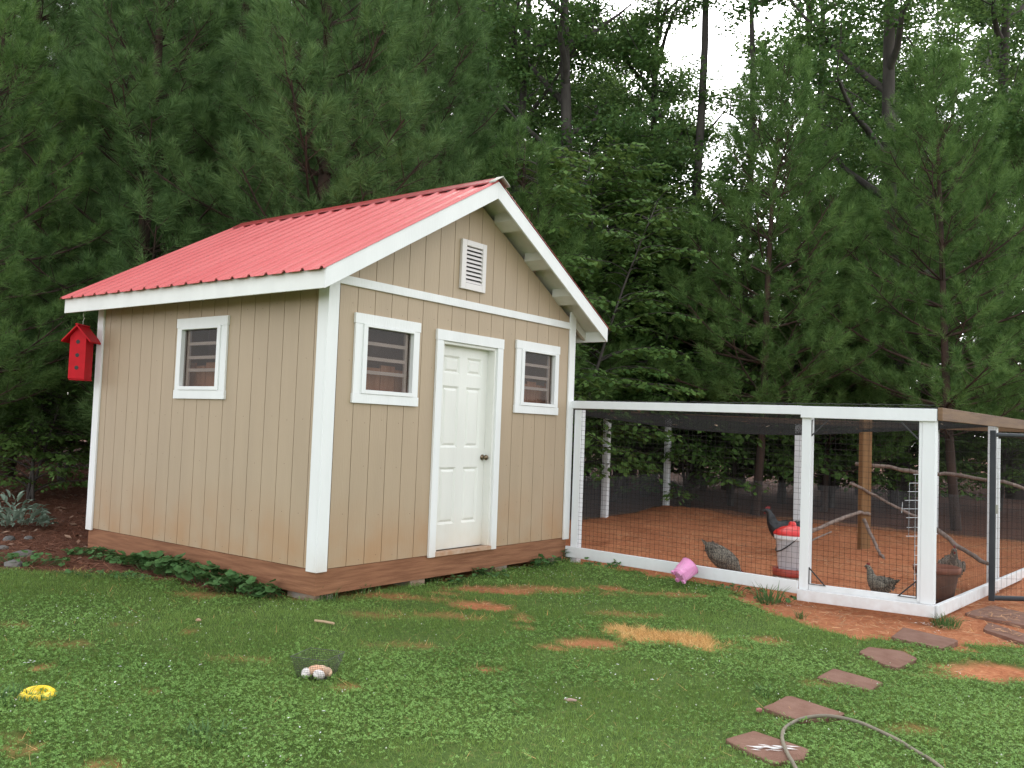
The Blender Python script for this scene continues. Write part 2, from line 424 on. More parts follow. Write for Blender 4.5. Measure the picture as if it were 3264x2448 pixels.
# stepping stones as ground polygons (used by the lawn too)
def px_poly(pts): return [tuple(on_ground(1632+.7378*a, 1850+.7378*b)[:2]) for a, b in pts]
STONES_W = [px_poly(q) for q in (((915,692),(1045,655),(1285,742),(1262,785),(1130,805)),((1080,562),(1195,512),(1440,592),(1395,612),(1240,618)),((1315,432),(1390,386),(1605,450),(1550,492)),((1497,325),(1540,303),(1690,322),(1755,352),(1668,388),(1600,372)),((1636,262),(1690,222),(1930,274),(1860,310)))]
def px_poly2(pts): return [tuple(on_ground(*q)[:2]) for q in pts]
STONES_W += [px_poly2(((3133,2010),(3150,1985),(3310,2035),(3310,2062))), px_poly2(((3072,1960),(3160,1930),(3330,1970),(3330,2010)))]
# ================================================================== SHED
shed = thing('garden_shed', 'tan board shed with red metal roof, white trim and white door', 'shed', (0, 0, 0))
W, D = SHED_W, SHED_D
EO, FO, BO = .29, .285, .21            # eave, front and back overhangs
ZE = 2.409                             # top edge of the fascia at the eave
MS = (3.606-ZE)/(W/2+EO)               # roof slope
def roof_z(x): return ZE+MS*(min(x, W-x)+EO)
def wall_top(x): return roof_z(x)-.13

def board_cells(a, b, z0, ztop, holes):
    """rectangles of the strip a..b between z0 and ztop(x), minus the holes (u0,u1,z0,z1)"""
    us = sorted({a, b, *[h[0] for h in holes if a < h[0] < b], *[h[1] for h in holes if a < h[1] < b]})
    out = []
    for u0, u1 in zip(us[:-1], us[1:]):
        um = (u0+u1)/2; zs = [(z0, None)]
        hs_ = sorted([h for h in holes if h[0] < um < h[1]], key=lambda h: h[2])
        z = z0
        for h in hs_:
            if h[2] > z: out.append((u0, u1, z, h[2], h[2]))
            z = h[3]
        out.append((u0, u1, z, ztop(u0), ztop(u1)))
    return out
def siding(wall, axis, length, z0, ztop, holes, first, face, mirror=False):
    """8 inch boards with open grooves between them; axis 'f' = along x on y=face, 's' = along y on x=face"""
    g = .0032; edges = [0.0]; u = first
    while u < length-.02: edges.append(u); u += .2032
    edges.append(length)
    for a, b in zip(edges[:-1], edges[1:]):
        m = MB()
        A = a+g if a > 0 else a; B = b-g if b < length else b
        split = W/2 if (axis == 'f' and A < W/2 < B) else None
        parts = [(A, split), (split, B)] if split else [(A, B)]
        for (pa, pb) in parts:
            for (u0, u1, zb, zt0, zt1) in board_cells(pa, pb, z0, ztop, holes):
                if min(zt0, zt1)-zb < .01: continue
                poly = [(u0, zb), (u1, zb), (u1, zt1), (u0, zt0)]
                if axis == 'f': m.prism(poly, 'y', face, face+.009)
                else: m.prism([(q[0], q[1]) for q in poly], 'x', face, face+.009)
        if m.v: m.build('siding_board', TAN, wall)

def wall_panel(name, axis, length, z0, ztop, holes, face):
    """grooved sheet behind the boards"""
    m = MB()
    n = 2 if axis == 'f' else 1
    for (pa, pb) in ([(0, W/2), (W/2, W)] if axis == 'f' else [(0, length)]):
        for (u0, u1, zb, zt0, zt1) in board_cells(pa, pb, z0, ztop, holes):
            poly = [(u0, zb), (u1, zb), (u1, zt1), (u0, zt0)]
            m.prism(poly, 'y' if axis == 'f' else 'x', face, face+.03)
    return m.build(name, TAN, shed)

WIN_Z = (1.375, 2.142)
def hole(u0): return (u0+.088, u0+.728, WIN_Z[0]+.085, WIN_Z[1]-.09)
WX = (.291, 2.571); WY = 1.343
DOORHOLE = (1.40, 2.262, .0, 2.03)
fh = [hole(WX[0]), hole(WX[1]), DOORHOLE]
fwl = wall_panel('front_wall', 'f', W, 0.0, wall_top, fh, .010)
siding(fwl, 'f', W, 0.0, wall_top, fh, .118, .0)
sh = [hole(WY)]
swl = wall_panel('side_wall', 's', D, 0.0, lambda y: 2.45, sh, .010)
siding(swl, 's', D, 0.0, lambda y: 2.45, sh, .16, .0)
bw = MB().prism([(0,0),(W,0),(W,wall_top(W)),(W/2,wall_top(W/2)),(0,wall_top(0))], 'y', D-.03, D).build('rear_wall', TAN, shed)
rw = MB().box(W-.04, W, .045, D-.031, 0, 2.45).build('far_wall', TAN, shed)
MB().box(.045, W-.045, .045, D-.04, -.02, .02).build('floor', INWOOD, shed)

# corner boards
def trim(name, *boxes, parent=shed, m=WHITE, bev=.003):
    b = MB()
    for q in boxes: b.box(*q)
    return b.build(name, m, parent, bevel=bev)
trim('corner_board', (-.022, .095, -.024, -.002, -.02, 2.40))
trim('corner_board', (-.0225, -.001, -.0015, .105, -.02, 2.40))
trim('corner_board', (W-.09, W+.022, -.024, -.002, -.02, 2.56))
trim('corner_board', (-.0225, -.001, D-.095, D+.02, -.02, 2.40))
trim('belly_band', (.0955, W-.0905, -.0235, -.002, 2.362, 2.437))

# windows: casing of four boards, sash, screened pane, three rails, brown partition behind
GLASS = bpy.data.materials.new('screened_glass'); GLASS.use_nodes = True
t = GLASS.node_tree; t.nodes.clear()
o_ = t.nodes.new('ShaderNodeOutputMaterial'); tr_ = t.nodes.new('ShaderNodeBsdfTransparent'); tr_.inputs[0].default_value = (.92,.90,.88,1)
df_ = t.nodes.new('ShaderNodeBsdfDiffuse'); df_.inputs[0].default_value = (.055,.036,.032,1)
gl_ = t.nodes.new('ShaderNodeBsdfGlossy'); gl_.inputs['Roughness'].default_value = .06
m1 = t.nodes.new('ShaderNodeMixShader'); m1.inputs[0].default_value = .2
m2 = t.nodes.new('ShaderNodeMixShader'); m2.inputs[0].default_value = .02
t.links.new(tr_.outputs[0], m1.inputs[1]); t.links.new(df_.outputs[0], m1.inputs[2]); t.links.new(m1.outputs[0], m2.inputs[1]); t.links.new(gl_.outputs[0], m2.inputs[2]); t.links.new(m2.outputs[0], o_.inputs[0])
def window(u0, side):
    u1 = u0+.793; z0, z1 = WIN_Z
    def bx(b, ua, ub, da, db, za, zb):       # d = distance outward from the wall face
        if side: return b.box(-db, -da, ua, ub, za, zb)
        return b.box(ua, ub, -db, -da, za, zb)
    w_ = bpy.data.objects.new('window', None); COL.objects.link(w_); w_.parent = shed
    def prt(name, m, *qs, bev=.002):
        b = MB()
        for q in qs: bx(b, *q)
        return b.build(name, m, w_, bevel=bev)
    prt('casing_head', WHITE, (u0-.008, u1+.008, .001, .026, z1-.088, z1))
    prt('casing_sill', WHITE, (u0-.008, u1+.008, .001, .026, z0, z0+.082))
    prt('casing_side', WHITE, (u0, u0+.086, .001, .022, z0+.0825, z1-.0885))
    prt('casing_side', WHITE, (u1-.064, u1, .001, .022, z0+.0825, z1-.0885))
    a, b_, c, d = u0+.0865, u1-.0645, z0+.083, z1-.089
    fl, fr, ft, fb = .048, .020, .020, .034
    prt('sash', WHITE, (a, a+fl, -.03, .034, c, d), (b_-fr, b_, -.03, .030, c, d), (a+fl, b_-fr, -.03, .034, c, c+fb), (a+fl, b_-fr, -.03, .034, d-ft, d))
    prt('pane', GLASS, (a+fl+.001, b_-fr-.001, -.016, -.012, c+fb+.001, d-ft-.001), bev=0)
    for zz in (1.902, 1.770, 1.650):
        prt('rail', INGREY2, (a+fl+.001, b_-fr-.045, -.055, -.033, zz-.015, zz+.015), bev=0)
    prt('inner_frame', INGREY2, (b_-fr-.044, b_-fr-.012, -.055, -.033, c+fb+.002, d-ft-.002), bev=0)
    return w_
INGREY2 = mat('louvre_grey', (.66,.58,.54), .6)
window(WX[0], False); window(WX[1], False); window(WY, True)
# partitions inside: brown boards low, grey above
for (x0, x1) in ((.2, 1.3), (2.45, 3.5)):
    b = MB()
    for i in range(6):
        q = x0+(x1-x0)*i/6
        b.box(q+.004, q+(x1-x0)/6-.004, .13, .15, 1.0, 1.70+.03*(i % 2))
    b.build('nest_partition', INWOOD, shed)
    MB().box(x0, x1, .40, .42, 1.3, 2.2).build('inner_panel', INGREY, shed)
b = MB()
for i in range(6):
    q = 1.2+1.0*i/6; b.box(.13, .15, q+.004, q+1.0/6-.004, 1.0, 1.70+.03*(i % 2))
b.build('nest_partition', INWOOD, shed)
MB().box(.40, .42, 1.2, 2.25, 1.3, 2.2).build('inner_panel', INGREY, shed)

# door
door = bpy.data.objects.new('door', None); COL.objects.link(door); door.parent = shed
DY = .085
def dbox(name, m, *qs, bev=.002):
    b = MB()
    for q in qs: b.box(*q)
    return b.build(name, m, door, bevel=bev)
dbox('casing_side', WHITE, (1.324, 1.412, -.026, -.001, -.02, 2.018))
dbox('casing_side', WHITE, (2.250, 2.336, -.026, -.001, -.02, 2.018))
dbox('casing_head', WHITE, (1.318, 2.342, -.029, -.001, 2.0185, 2.118))
dbox('jamb', DOORW, (1.4125, 1.447, -.004, .13, .021, 2.018), (2.222, 2.2495, -.004, .13, .021, 2.018), (1.4475, 2.2215, -.004, .13, 1.992, 2.017))
dbox('threshold', mat('dirty_sill', (.42,.24,.14), .8, var=(.50,.36,.26), scale=18), (1.4125, 2.2495, -.03, .13, -.018, .020))
rows = ((.26, .81), (1.0, 1.60), (1.72, 1.895)); cols = ((1.545, 1.785), (1.895, 2.125))
qs = [(1.4475, 1.545, DY, DY+.03, .0215, 1.9915), (2.125, 2.2215, DY, DY+.03, .0215, 1.9915), (1.785, 1.895, DY, DY+.03, .0215, 1.9915)]
for c0, c1 in cols:
    zz = [.0215, .26, .81, 1.0, 1.60, 1.72, 1.895, 1.9915]
    for k in range(0, 8, 2): qs.append((c0, c1, DY, DY+.03, zz[k], zz[k+1]))
slab = dbox('slab', DOORW, *qs, bev=0)
for c0, c1 in cols:
    for r0, r1 in rows:
        b = MB(); e1, e2 = .022, .045
        vs = []
        for e, y in ((0, DY+.0), (e1, DY+.014), (e2, DY+.003)):
            vs += [(c0+e, y, r0+e), (c1-e, y, r0+e), (c1-e, y, r1-e), (c0+e, y, r1-e)]
        fs = [(i, (i+1) % 4, (i+1) % 4+4, i+4) for i in range(4)]+[(i+4, (i+1) % 4+4, (i+1) % 4+8, i+8) for i in range(4)]+[(8, 9, 10, 11)]
        b.add(vs, fs).build('door_panel', DOORW, door)
kn = MB().lathe([(0, 0), (.026, 0), (.030, .004), (.028, .010), (.013, .014), (.011, .034), (.019, .040), (.027, .050), (.027, .060), (.020, .069), (0, .072)], 20)
ko = kn.build('knob', BRONZE, door, smooth=True); ko.rotation_euler = (R(90), 0, 0); ko.location = (2.185, DY, .905)

# gable vent
vent = bpy.data.objects.new('gable_vent', None); COL.objects.link(vent); vent.parent = shed
VX0, VX1, VZ0, VZ1 = 1.62, 1.996, 2.548, 3.034
VENTW = mat('vent_plastic', (.72,.68,.66), .5)
b = MB().box(VX0, VX0+.07, -.032, -.001, VZ0, VZ1).box(VX1-.055, VX1, -.032, -.001, VZ0, VZ1).box(VX0+.07, VX1-.055, -.032, -.001, VZ0, VZ0+.065).box(VX0+.07, VX1-.055, -.032, -.001, VZ1-.055, VZ1)
b.build('frame', VENTW, vent, bevel=.004)
MB().box(VX0+.071, VX1-.056, -.0045, -.0015, VZ0+.066, VZ1-.056).build('backing', BLACK, vent)
for i in range(9):
    z = VZ0+.082+i*.0405
    MB().prism([(-.029, z-.014), (-.026, z-.014), (-.006, z+.016), (-.009, z+.016)], 'x', VX0+.0705, VX1-.0555).build('slat', VENTW, vent)

# base: rim joists on blocks
MB().box(.0, W, .004, .044, -.212, -.005).build('rim_joist', SKID, shed, bevel=.003)
MB().box(.004, .044, .045, D, -.212, -.005).build('rim_joist', SKID, shed, bevel=.003)
MB().box(W-.044, W-.004, .045, D, -.212, -.005).build('rim_joist', SKID, shed)
for (x, y) in ((.06,.06),(1.16,.03),(2.42,.03),(3.45,.03),(.03,1.9),(.03,3.4),(3.5,3.4)):
    z = zg(x+.1, y+.1)-.05
    MB().box(x, x+.2, y+.012, y+.36, z, -.2125).build('foundation_block', BLOCK, shed, bevel=.008)

# roof: purlin deck, ribbed sheets, ridge cap, fascias, rakes, soffit, lookouts
roof = bpy.data.objects.new('roof', None); COL.objects.link(roof); roof.parent = shed
Y0, Y1 = -FO, D+BO
for sgn in (0, 1):
    X = (lambda x: x) if sgn == 0 else (lambda x: W-x)
    pts = [(-EO+.02, -.028), (W/2, -.028), (W/2, -.055), (-EO+.02, -.055)]
    poly = [(X(x), roof_z(min(x, W/2))+dz) for x, dz in pts]
    MB().prism(poly, 'y', Y0+.021, Y1-.021).build('soffit_deck', SOFFIT, roof)
    # rake boards front and back, plumb cut at the eave
    for yy in (Y0, Y1-.02):
        poly = [(X(-EO), ZE-.162), (X(-EO), ZE), (X(W/2), roof_z(W/2)), (X(W/2), roof_z(W/2)-.166)]
        MB().prism(poly, 'y', yy, yy+.02).build('rake_board', FASCIA if yy > 0 else WHITE, roof, bevel=.002)
    # eave fascia
    xs = (X(-EO+.001), X(-EO+.021))
    MB().box(min(xs), max(xs), Y0+.0205, Y1-.0205, ZE-.160, ZE-.006).build('fascia_board', FASCIA, roof, bevel=.002)
    # ribbed sheets 36 inches wide, ribs every 9 inches
    def profile(y0, y1):
        ys = []; k = 0; y = y0
        rib = [(-.027, 0), (-.012, .021), (.012, .021), (.027, 0)]
        while y <= y1+.001:
            for dy, dz in rib:
                if y0-.03 <= y+dy <= y1+.03: ys.append((y+dy, dz))
            if y+.2286 <= y1+.001:
                for q in (.072, .080, .088, .140, .148, .156): ys.append((y+q, .0022 if q in (.080, .148) else 0))
            y += .2286
        return ys
    y = Y0+.018; n = 0
    while y < Y1-.05:
        ye = min(y+.9144, Y1-.012)
        ye = y+.2286*round((ye-y)/.2286)
        pr = profile(y, ye)
        lift = .004+.0015*(n % 2)
        vs = []; m_ = MB()
        for (yy, dz) in pr:
            for x in (-EO-.035, W/2-.02):
                zz = ZE+MS*(x+EO)+lift+dz
                vs.append((X(x), yy, zz))
        k = len(pr)
        fs = [(2*i, 2*i+2, 2*i+3, 2*i+1) for i in range(k-1)]
        m_.add(vs, fs)
        s_ = m_.build('roof_sheet', RED, roof)
        so = s_.modifiers.new('solid', 'SOLIDIFY'); so.thickness = .0012
        y = ye; n += 1
# ridge cap
cap = MB(); pr = []
for x, dz in ((-.115, .030), (-.11, .038), (-.015, .040), (0, .044), (.015, .040), (.11, .038), (.115, .030)):
    pr.append((W/2+x, roof_z(W/2)-MS*abs(x)+dz))
th = [(x, z-.004) for x, z in pr[::-1]]
cap.prism(pr+th, 'y', Y0+.03, Y1-.01)
cap.build('ridge_cap', DRED, roof)
ce = MB(); pr2 = [(x, z+.005) for x, z in pr]; ce.prism(pr2+[(x, z-.006) for x, z in pr2[::-1]], 'y', Y0-.05, Y0+.035)
ce.build('ridge_end_cap', GALV, roof)
# screw rows and a few fallen needles on the near slope
r_ = random.Random(12); b = MB()
for k in range(18):
    for f in (.06, .27, .5, .73, .93):
        x = -EO+(W/2+EO)*f; y_ = Y0+.018+.2286*k+.045; zz = ZE+MS*(x+EO)+.0062; s_ = .0045
        b.add([(x-s_,y_-s_,zz-MS*s_),(x+s_,y_-s_,zz+MS*s_),(x+s_,y_+s_,zz+MS*s_),(x-s_,y_+s_,zz-MS*s_),(x-.003,y_,zz+.006)], [(0,1,4),(1,2,4),(2,3,4),(3,0,4)])
tag(b.build('screw_heads', DRED, roof), kind='stuff')
b = MB()
for k in range(46):
    x = -EO+(W/2+EO)*r_.random()**1.4; y_ = r_.uniform(.8, Y1-.1); zz = ZE+MS*(x+EO)+.010; a = r_.uniform(0, 3.14); L = r_.uniform(.03, .07)
    dx, dy = math.cos(a)*L, math.sin(a)*L; sx, sy = -math.sin(a)*.002, math.cos(a)*.002
    b.add([(x-dx-sx,y_-dy-sy,zz-MS*dx),(x+dx,y_+dy,zz+MS*dx),(x-dx+sx,y_-dy+sy,zz-MS*dx)], [(0,1,2)])
tag(b.build('fallen_needles', BRANCH, roof), kind='stuff')
# nail heads on the siding
b = MB(); 
for z in (.05, .42, .82, 1.22, 1.75, 2.2):
    for k in range(0, 17):
        x = .16+.2032*k+.1+r_.uniform(-.01, .01); s_ = .003; zz = z+r_.uniform(-.02, .02)
        if not any(h[0]-.12 < x < h[1]+.12 and h[2]-.12 < zz < h[3]+.12 for h in fh) and r_.random() < .75 and x < W-.1: b.add([(x-s_,-.0012,zz-s_),(x+s_,-.0012,zz-s_),(x+s_,-.0012,zz+s_),(x-s_,-.0012,zz+s_)], [(0,1,2,3)])
        if not any(h[0]-.12 < x < h[1]+.12 and h[2]-.12 < zz < h[3]+.12 for h in sh) and r_.random() < .5 and x < D-.12: b.add([(-.0012,x-s_,zz-s_),(-.0012,x-s_,zz+s_),(-.0012,x+s_,zz+s_),(-.0012,x+s_,zz-s_)], [(0,1,2,3)])
tag(b.build('nail_heads', mat('rusty_nail', (.10,.06,.045), .8), shed), kind='stuff')
# lookout blocks under the front rake
for x in (.35, .92, 1.47, 2.20, 2.74, 3.28):
    zt = roof_z(x)-.0565
    sg = 1 if x < W/2 else -1
    MB().prism([(x-.07, zt-sg*MS*.07), (x+.07, zt+sg*MS*.07), (x+.07, zt+sg*MS*.07-.085), (x-.07, zt-sg*MS*.07-.085)], 'y', Y0+.0215, -.0015).build('lookout_block', SOFFIT, roof)
for k in range(7):     # rafter tails under the side eaves
    yy = .0+k*.58
    for sgn in (0, 1):
        X = (lambda x: x) if sgn == 0 else (lambda x: W-x)
        poly = [(X(-EO+.0215), ZE-.055), (X(-.024), roof_z(-.024)-.056), (X(-.024), roof_z(-.024)-.15), (X(-EO+.0215), ZE-.14)]
        MB().prism(poly, 'y', yy, yy+.04).build('rafter_tail', SOFFIT, roof)

# ================================================================== BIRDHOUSE
bh = thing('birdhouse', 'tall red wooden birdhouse with three round holes hanging under the eave', 'birdhouse', (-.2, 3.60, 1.555), R(0))
bh.rotation_euler = (0, 0, R(-52))
def bhp(name, m, b, **k): return b.build(name, m, bh, **k)
bhp('body', BRED, MB().prism([(-.084, 0), (.084, 0), (.084, .44), (0, .535), (-.084, .44)], 'y', -.085, .085), bevel=.002)
for sg in (-1, 1):
    b = MB(); b.prism([(0, .562), (sg*.150, .392), (sg*.150, .374), (0, .541)], 'y', -.135, .135); bhp('roof_board', BRED, b, bevel=.002)
bhp('base_board', BRED, MB().box(-.080, .080, -.07, .105, -.014, -.0005))
for z in (.385, .245, .115):
    b = MB().lathe([(0, 0), (.018, 0), (.021, .0035), (.018, .004), (0, .004)], 16)  # black disc on the solid face, painted in for the shade inside an entrance
    h_ = bhp('hole_shade_disc', BLACK, b); h_.rotation_euler = (R(90), 0, 0); h_.location = (0, -.0835, z)
bhp('hanging_hook', GALV, MB().tube([(0, 0, .56), (0, 0, .61), (.012, 0, .64), (0, 0, .665), (0, 0, .70)], .004))
bhp('finial', BRED, MB().box(-.014, .014, -.138, .138, .5585, .572))
# ================================================================== CHICKEN RUN
run = thing('chicken_run', 'white framed wire chicken run with netting over the red clay yard', 'chicken run', (0, 0, 0))
def rp(name, m, b, parent=run, **k): return b.build(name, m, parent, **k)
def rbox(name, *q, m=RUNWHITE, bev=.004): return rp(name, m, MB().box(*q), bevel=bev)
TOPZ = 1.545
# front line (x = RX0), from the shed corner towards the yard gate
YP2 = -2.711
rbox('post', RX0, RX0+.09, -.135, -.045, zg(3.7,-.1)-.1, 1.449)
rp('rail', RUNWHITE, MB().bar((RX0-.020, .0, 1.508), (RX0-.020, YP2+.048, 1.489), .038, .085), bevel=.004)
rp('rail', RUNWHITE, MB().bar((RX0-.020, .0, -.157), (RX0-.020, YP2+.048, -.203), .038, .12), bevel=.004)
# fixed panel at the corner: two posts, top and bottom boards nailed outside
YC = -3.87
rbox('post', RX0-.006, RX0+.084, YP2-.045, YP2+.045, -.222, 1.42)
rbox('post', RX0-.006, RX0+.090, YC+.012, YC+.122, -.202, 1.42)
rp('rail', RUNWHITE, MB().bar((RX0-.021, YP2+.0485, 1.472), (RX0-.021, YC, 1.464), .04, .112), bevel=.004)
rp('rail', RUNWHITE, MB().bar((RX0-.027, YP2+.047, -.272), (RX0-.027, YC, -.253), .04, .105), bevel=.004)
rp('rail', RUNWHITE, MB().bar((RX0+.03, YP2-.046, -.205), (RX0+.03, YC+.123, -.195), .04, .085), bevel=.004)
rbox('jamb_strip', RX0+.0, RX0+.04, YC+.123, YC+.150, -.19, 1.41)
# steel corner braces of that panel
for (yy, s) in ((YP2-.047, -1), (YC+.152, 1)):
    for (z0, sz) in ((-.165, 1), (1.40, -1)):
        b = MB().bar((RX0+.004, yy+s*.003, z0), (RX0+.004, yy+s*.003, z0+sz*.16), .012, .005, (0,1,0)).bar((RX0+.004, yy, z0+sz*.003), (RX0+.004, yy+s*.16, z0+sz*.003), .012, .005)
        b.bar((RX0+.004, yy+s*.005, z0+sz*.15), (RX0+.004, yy+s*.15, z0+sz*.005), .012, .006, (1,0,0))
        rp('corner_brace', BLKMETAL, b)
# side line towards the open gate (y = YC)
XP3 = 6.33
def yline(x): return YC-.035*(x-RX0)
rp('rail', RUNWHITE, MB().bar((RX0+.02, yline(RX0)-.0, -.262), (XP3+2.8, yline(XP3+2.8), -.36), .04, .115), bevel=.004)
rp('rail', BROWNRAIL, MB().bar((RX0+.0, yline(RX0)-.022, 1.475), (RX1+.3, yline(RX1), 1.50), .04, .115), bevel=.004)
rbox('post', XP3-.045, XP3+.045, yline(XP3)+.022, yline(XP3)+.112, -.45, 1.44)
rbox('post', XP3+.16, XP3+.20, yline(XP3)+.022, yline(XP3)+.112, -.45, 1.30)
rbox('post', XP3+2.5, XP3+2.59, yline(9)+.022, yline(9)+.112, -.55, 1.44)
# far posts and rails
FP = [(5.9, RY1), (8.05, RY1-.05), (10.45, RY1+.05), (10.62, -.19), (11.1, -2.3), (11.0, -4.1)]
for (x, y) in FP:
    z = zg(x, y)
    rp('post', RUNWHITE, MB().box(x-.05, x+.05, y-.05, y+.05, z-.2, z+1.70), bevel=.004)
def seg_rail(a, b, z, m=BROWNRAIL, h=.09, wd=.04): rp('rail', m, MB().bar((a[0], a[1], z+zg(*a)), (b[0], b[1], z+zg(*b)), wd, h), bevel=.003)
FL = [(RX0+.1, RY1)]+FP
for a, b_ in zip(FL[:-1], FL[1:]): seg_rail((a[0], a[1]), (b_[0], b_[1]), 1.752)

# welded wire: crossed wires as slim three-sided rods
def wire_sheet(name, A, B, zb0, zb1, zt0, zt1, du, dv, rad, m, parent=run, seed=0, wob=.004):
    """wire mesh between ground points A and B; heights given at both ends"""
    r = np.random.default_rng(seed)
    A = np.array(A, float); B = np.array(B, float); L = np.linalg.norm(B-A); e = (B-A)/L; nrm = np.array([-e[1], e[0]])
    P0, P1 = [], []
    for k in range(int(L/du)+1):
        u = k*du; f = u/L; q = A+e*u; j = r.normal(0, wob, 2)
        P0.append((q[0]+e[0]*j[0], q[1]+e[1]*j[0], zb0+(zb1-zb0)*f)); P1.append((q[0]+e[0]*j[1], q[1]+e[1]*j[1], zt0+(zt1-zt0)*f))
    H = (zt0-zb0)
    for k in range(int(H/dv)+1):
        f = k*dv/H; j = r.normal(0, wob, 2)
        n = max(1, int(L/1.2)); pts = []
        for i in range(n+1):
            g = i/n; q = A+(B-A)*g; zz = (zb0+(zt0-zb0)*f)*(1-g)+(zb1+(zt1-zb1)*f)*g+r.normal(0, wob)
            pts.append((q[0]+nrm[0]*rad, q[1]+nrm[1]*rad, zz))
        P0 += pts[:-1]; P1 += pts[1:]
    P0 = np.array(P0); P1 = np.array(P1); d = P1-P0; d /= np.linalg.norm(d, axis=1)[:, None]
    ref = np.where(np.abs(d[:, 2:3]) > .9, np.array([[nrm[0], nrm[1], 0]]), np.array([[0, 0, 1.0]]))
    a = np.cross(d, ref); a /= np.linalg.norm(a, axis=1)[:, None]; b = np.cross(d, a)
    ring = [a*math.cos(t)*rad+b*math.sin(t)*rad for t in (.3, .3+2.0944, .3+4.1888)]
    V = []
    for i in range(3):
        j = (i+1) % 3
        V.append(np.stack([P0+ring[i], P0+ring[j], P1+ring[j], P1+ring[i]], 1))
    V = np.concatenate(V, 0).reshape(-1, 3)
    o = np_mesh(name, V, 4, m, parent); return o
wire_sheet('wire_mesh', (RX0+.004, -.04), (RX0+.004, YP2+.0), -.21, -.24, 1.46, 1.44, .051, .051, .0015, WIRE, seed=1)
wire_sheet('wire_mesh', (RX0+.092, YP2-.045), (RX0+.092, YC+.05), -.25, -.27, 1.44, 1.44, .051, .051, .0015, WIRE, seed=2)
wire_sheet('wire_mesh', (RX0+.05, yline(RX0)+.022), (XP3, yline(XP3)+.022), -.28, -.38, 1.44, 1.44, .051, .102, .0012, WIRE, seed=3)
wire_sheet('wire_mesh', (XP3+.2, yline(XP3)+.022), (XP3+2.6, yline(9)+.022), -.36, -.44, 1.44, 1.44, .051, .102, .0012, WIRE, seed=4)
for i, (a, b_) in enumerate(zip(FL[:-1], FL[1:])):
    za, zb = zg(a[0], a[1]), zg(b_[0], b_[1])
    wire_sheet('wire_mesh', a, b_, za, zb, za+1.74, zb+1.74, .076, .10, .0013, WIRE, seed=10+i)
    wire_sheet('hardware_cloth', (a[0]+.06, a[1]+.06), (b_[0]+.06, b_[1]+.06), za-.05, zb-.05, za+.66, zb+.66, .0135, .0135, .0011, HWIRE, seed=30+i, wob=.0005)

# bird netting laid over the top, sagging between the rails
def netting():
    xs = np.linspace(RX0+.02, RX1, 130); ys = np.linspace(YC, RY1, 116)
    X, Y = np.meshgrid(xs, ys, indexing='ij')
    u = (X-RX0)/(RX1-RX0); v = (Y-YC)/(RY1-YC)
    Z = 1.535-.26*np.sin(np.pi*u)*np.sin(np.pi*v)-.03*np.sin(9*u+4*v)*np.sin(np.pi*u)*np.sin(np.pi*v)+.0*X
    Z += (zg_arr(X.ravel(), Y.ravel()).reshape(X.shape)+.25)*u*.8
    P = np.stack([X, Y, Z], -1); h = .0011; V = []
    for A, B in ((P[:-1], P[1:]), (P[:, :-1], P[:, 1:])):
        A = A.reshape(-1, 3); B = B.reshape(-1, 3); k = np.array([0, 0, h]); d = B-A; d /= np.linalg.norm(d, axis=1)[:, None]
        s = np.cross(d, [0, 0, 1.0])*h
        V.append(np.stack([A-k, B-k, B+k, A+k], 1)); V.append(np.stack([A-s, B-s, B+s, A+s], 1))
    return np_mesh('netting', np.concatenate(V, 0).reshape(-1, 3), 4, NET, run), P
_, NETP = netting()
net_scr = MB().tube([(RX0-.02, y, 1.553+.004*math.sin(y*40)) for y in np.linspace(-.05, YC+.02, 60)], .0035, 4)
rp('netting_edge', NET, net_scr)

# open metal gate, part of the run
gate = bpy.data.objects.new('gate', None); COL.objects.link(gate); gate.parent = run
G0 = np.array([5.49, -4.03]); gd = np.array([rt[0], rt[1]])/np.hypot(rt[0], rt[1]); gd = np.array([gd[0]*math.cos(.05)-gd[1]*math.sin(.05), gd[0]*math.sin(.05)+gd[1]*math.cos(.05)])
G1 = G0+gd*1.0
gz0, gz1 = -.372, 1.375
def gb(name, a, za, b_, zb, r_=.026): MB().tube([(a[0], a[1], za), (b_[0], b_[1], zb)], r_, 10).build(name, DARKMETAL, gate, smooth=False)
MB().box(-.028, .028, -.028, .028, 0, gz1-gz0).build('stile', DARKMETAL, gate, bevel=.006).location = (G0[0], G0[1], gz0)
MB().box(-.028, .028, -.028, .028, 0, gz1-gz0).build('stile', DARKMETAL, gate, bevel=.006).location = (G1[0], G1[1], gz0)
gb('top_bar', G0, gz1-.045, G1, gz1-.045, .022); gb('bottom_bar', G0, gz0+.03, G1, gz0+.03, .026)
wire_sheet('gate_mesh', G0, G1, gz0+.03, gz0+.03, gz1-.05, gz1-.05, .051, .102, .0013, WIRE, parent=gate, seed=60)
MB().box(-.012, .012, -.05, -.0285, 0, .09).build('latch', GALV, gate).location = (G0[0], G0[1], .52)

# ------------------------------------------------------------------ things inside the run
wp = column(2762, 12.26)
MB_ = MB().box(-.065, .065, -.065, .065, -.25, 1.76)
po = MB_.build('perch_post', TREATED, None, bevel=.006); po.location = (wp[0], wp[1], wp[2]+.0); po.rotation_euler = (0, 0, R(38))
tag(po, 'square brown treated timber post standing in the middle of the run', 'post')

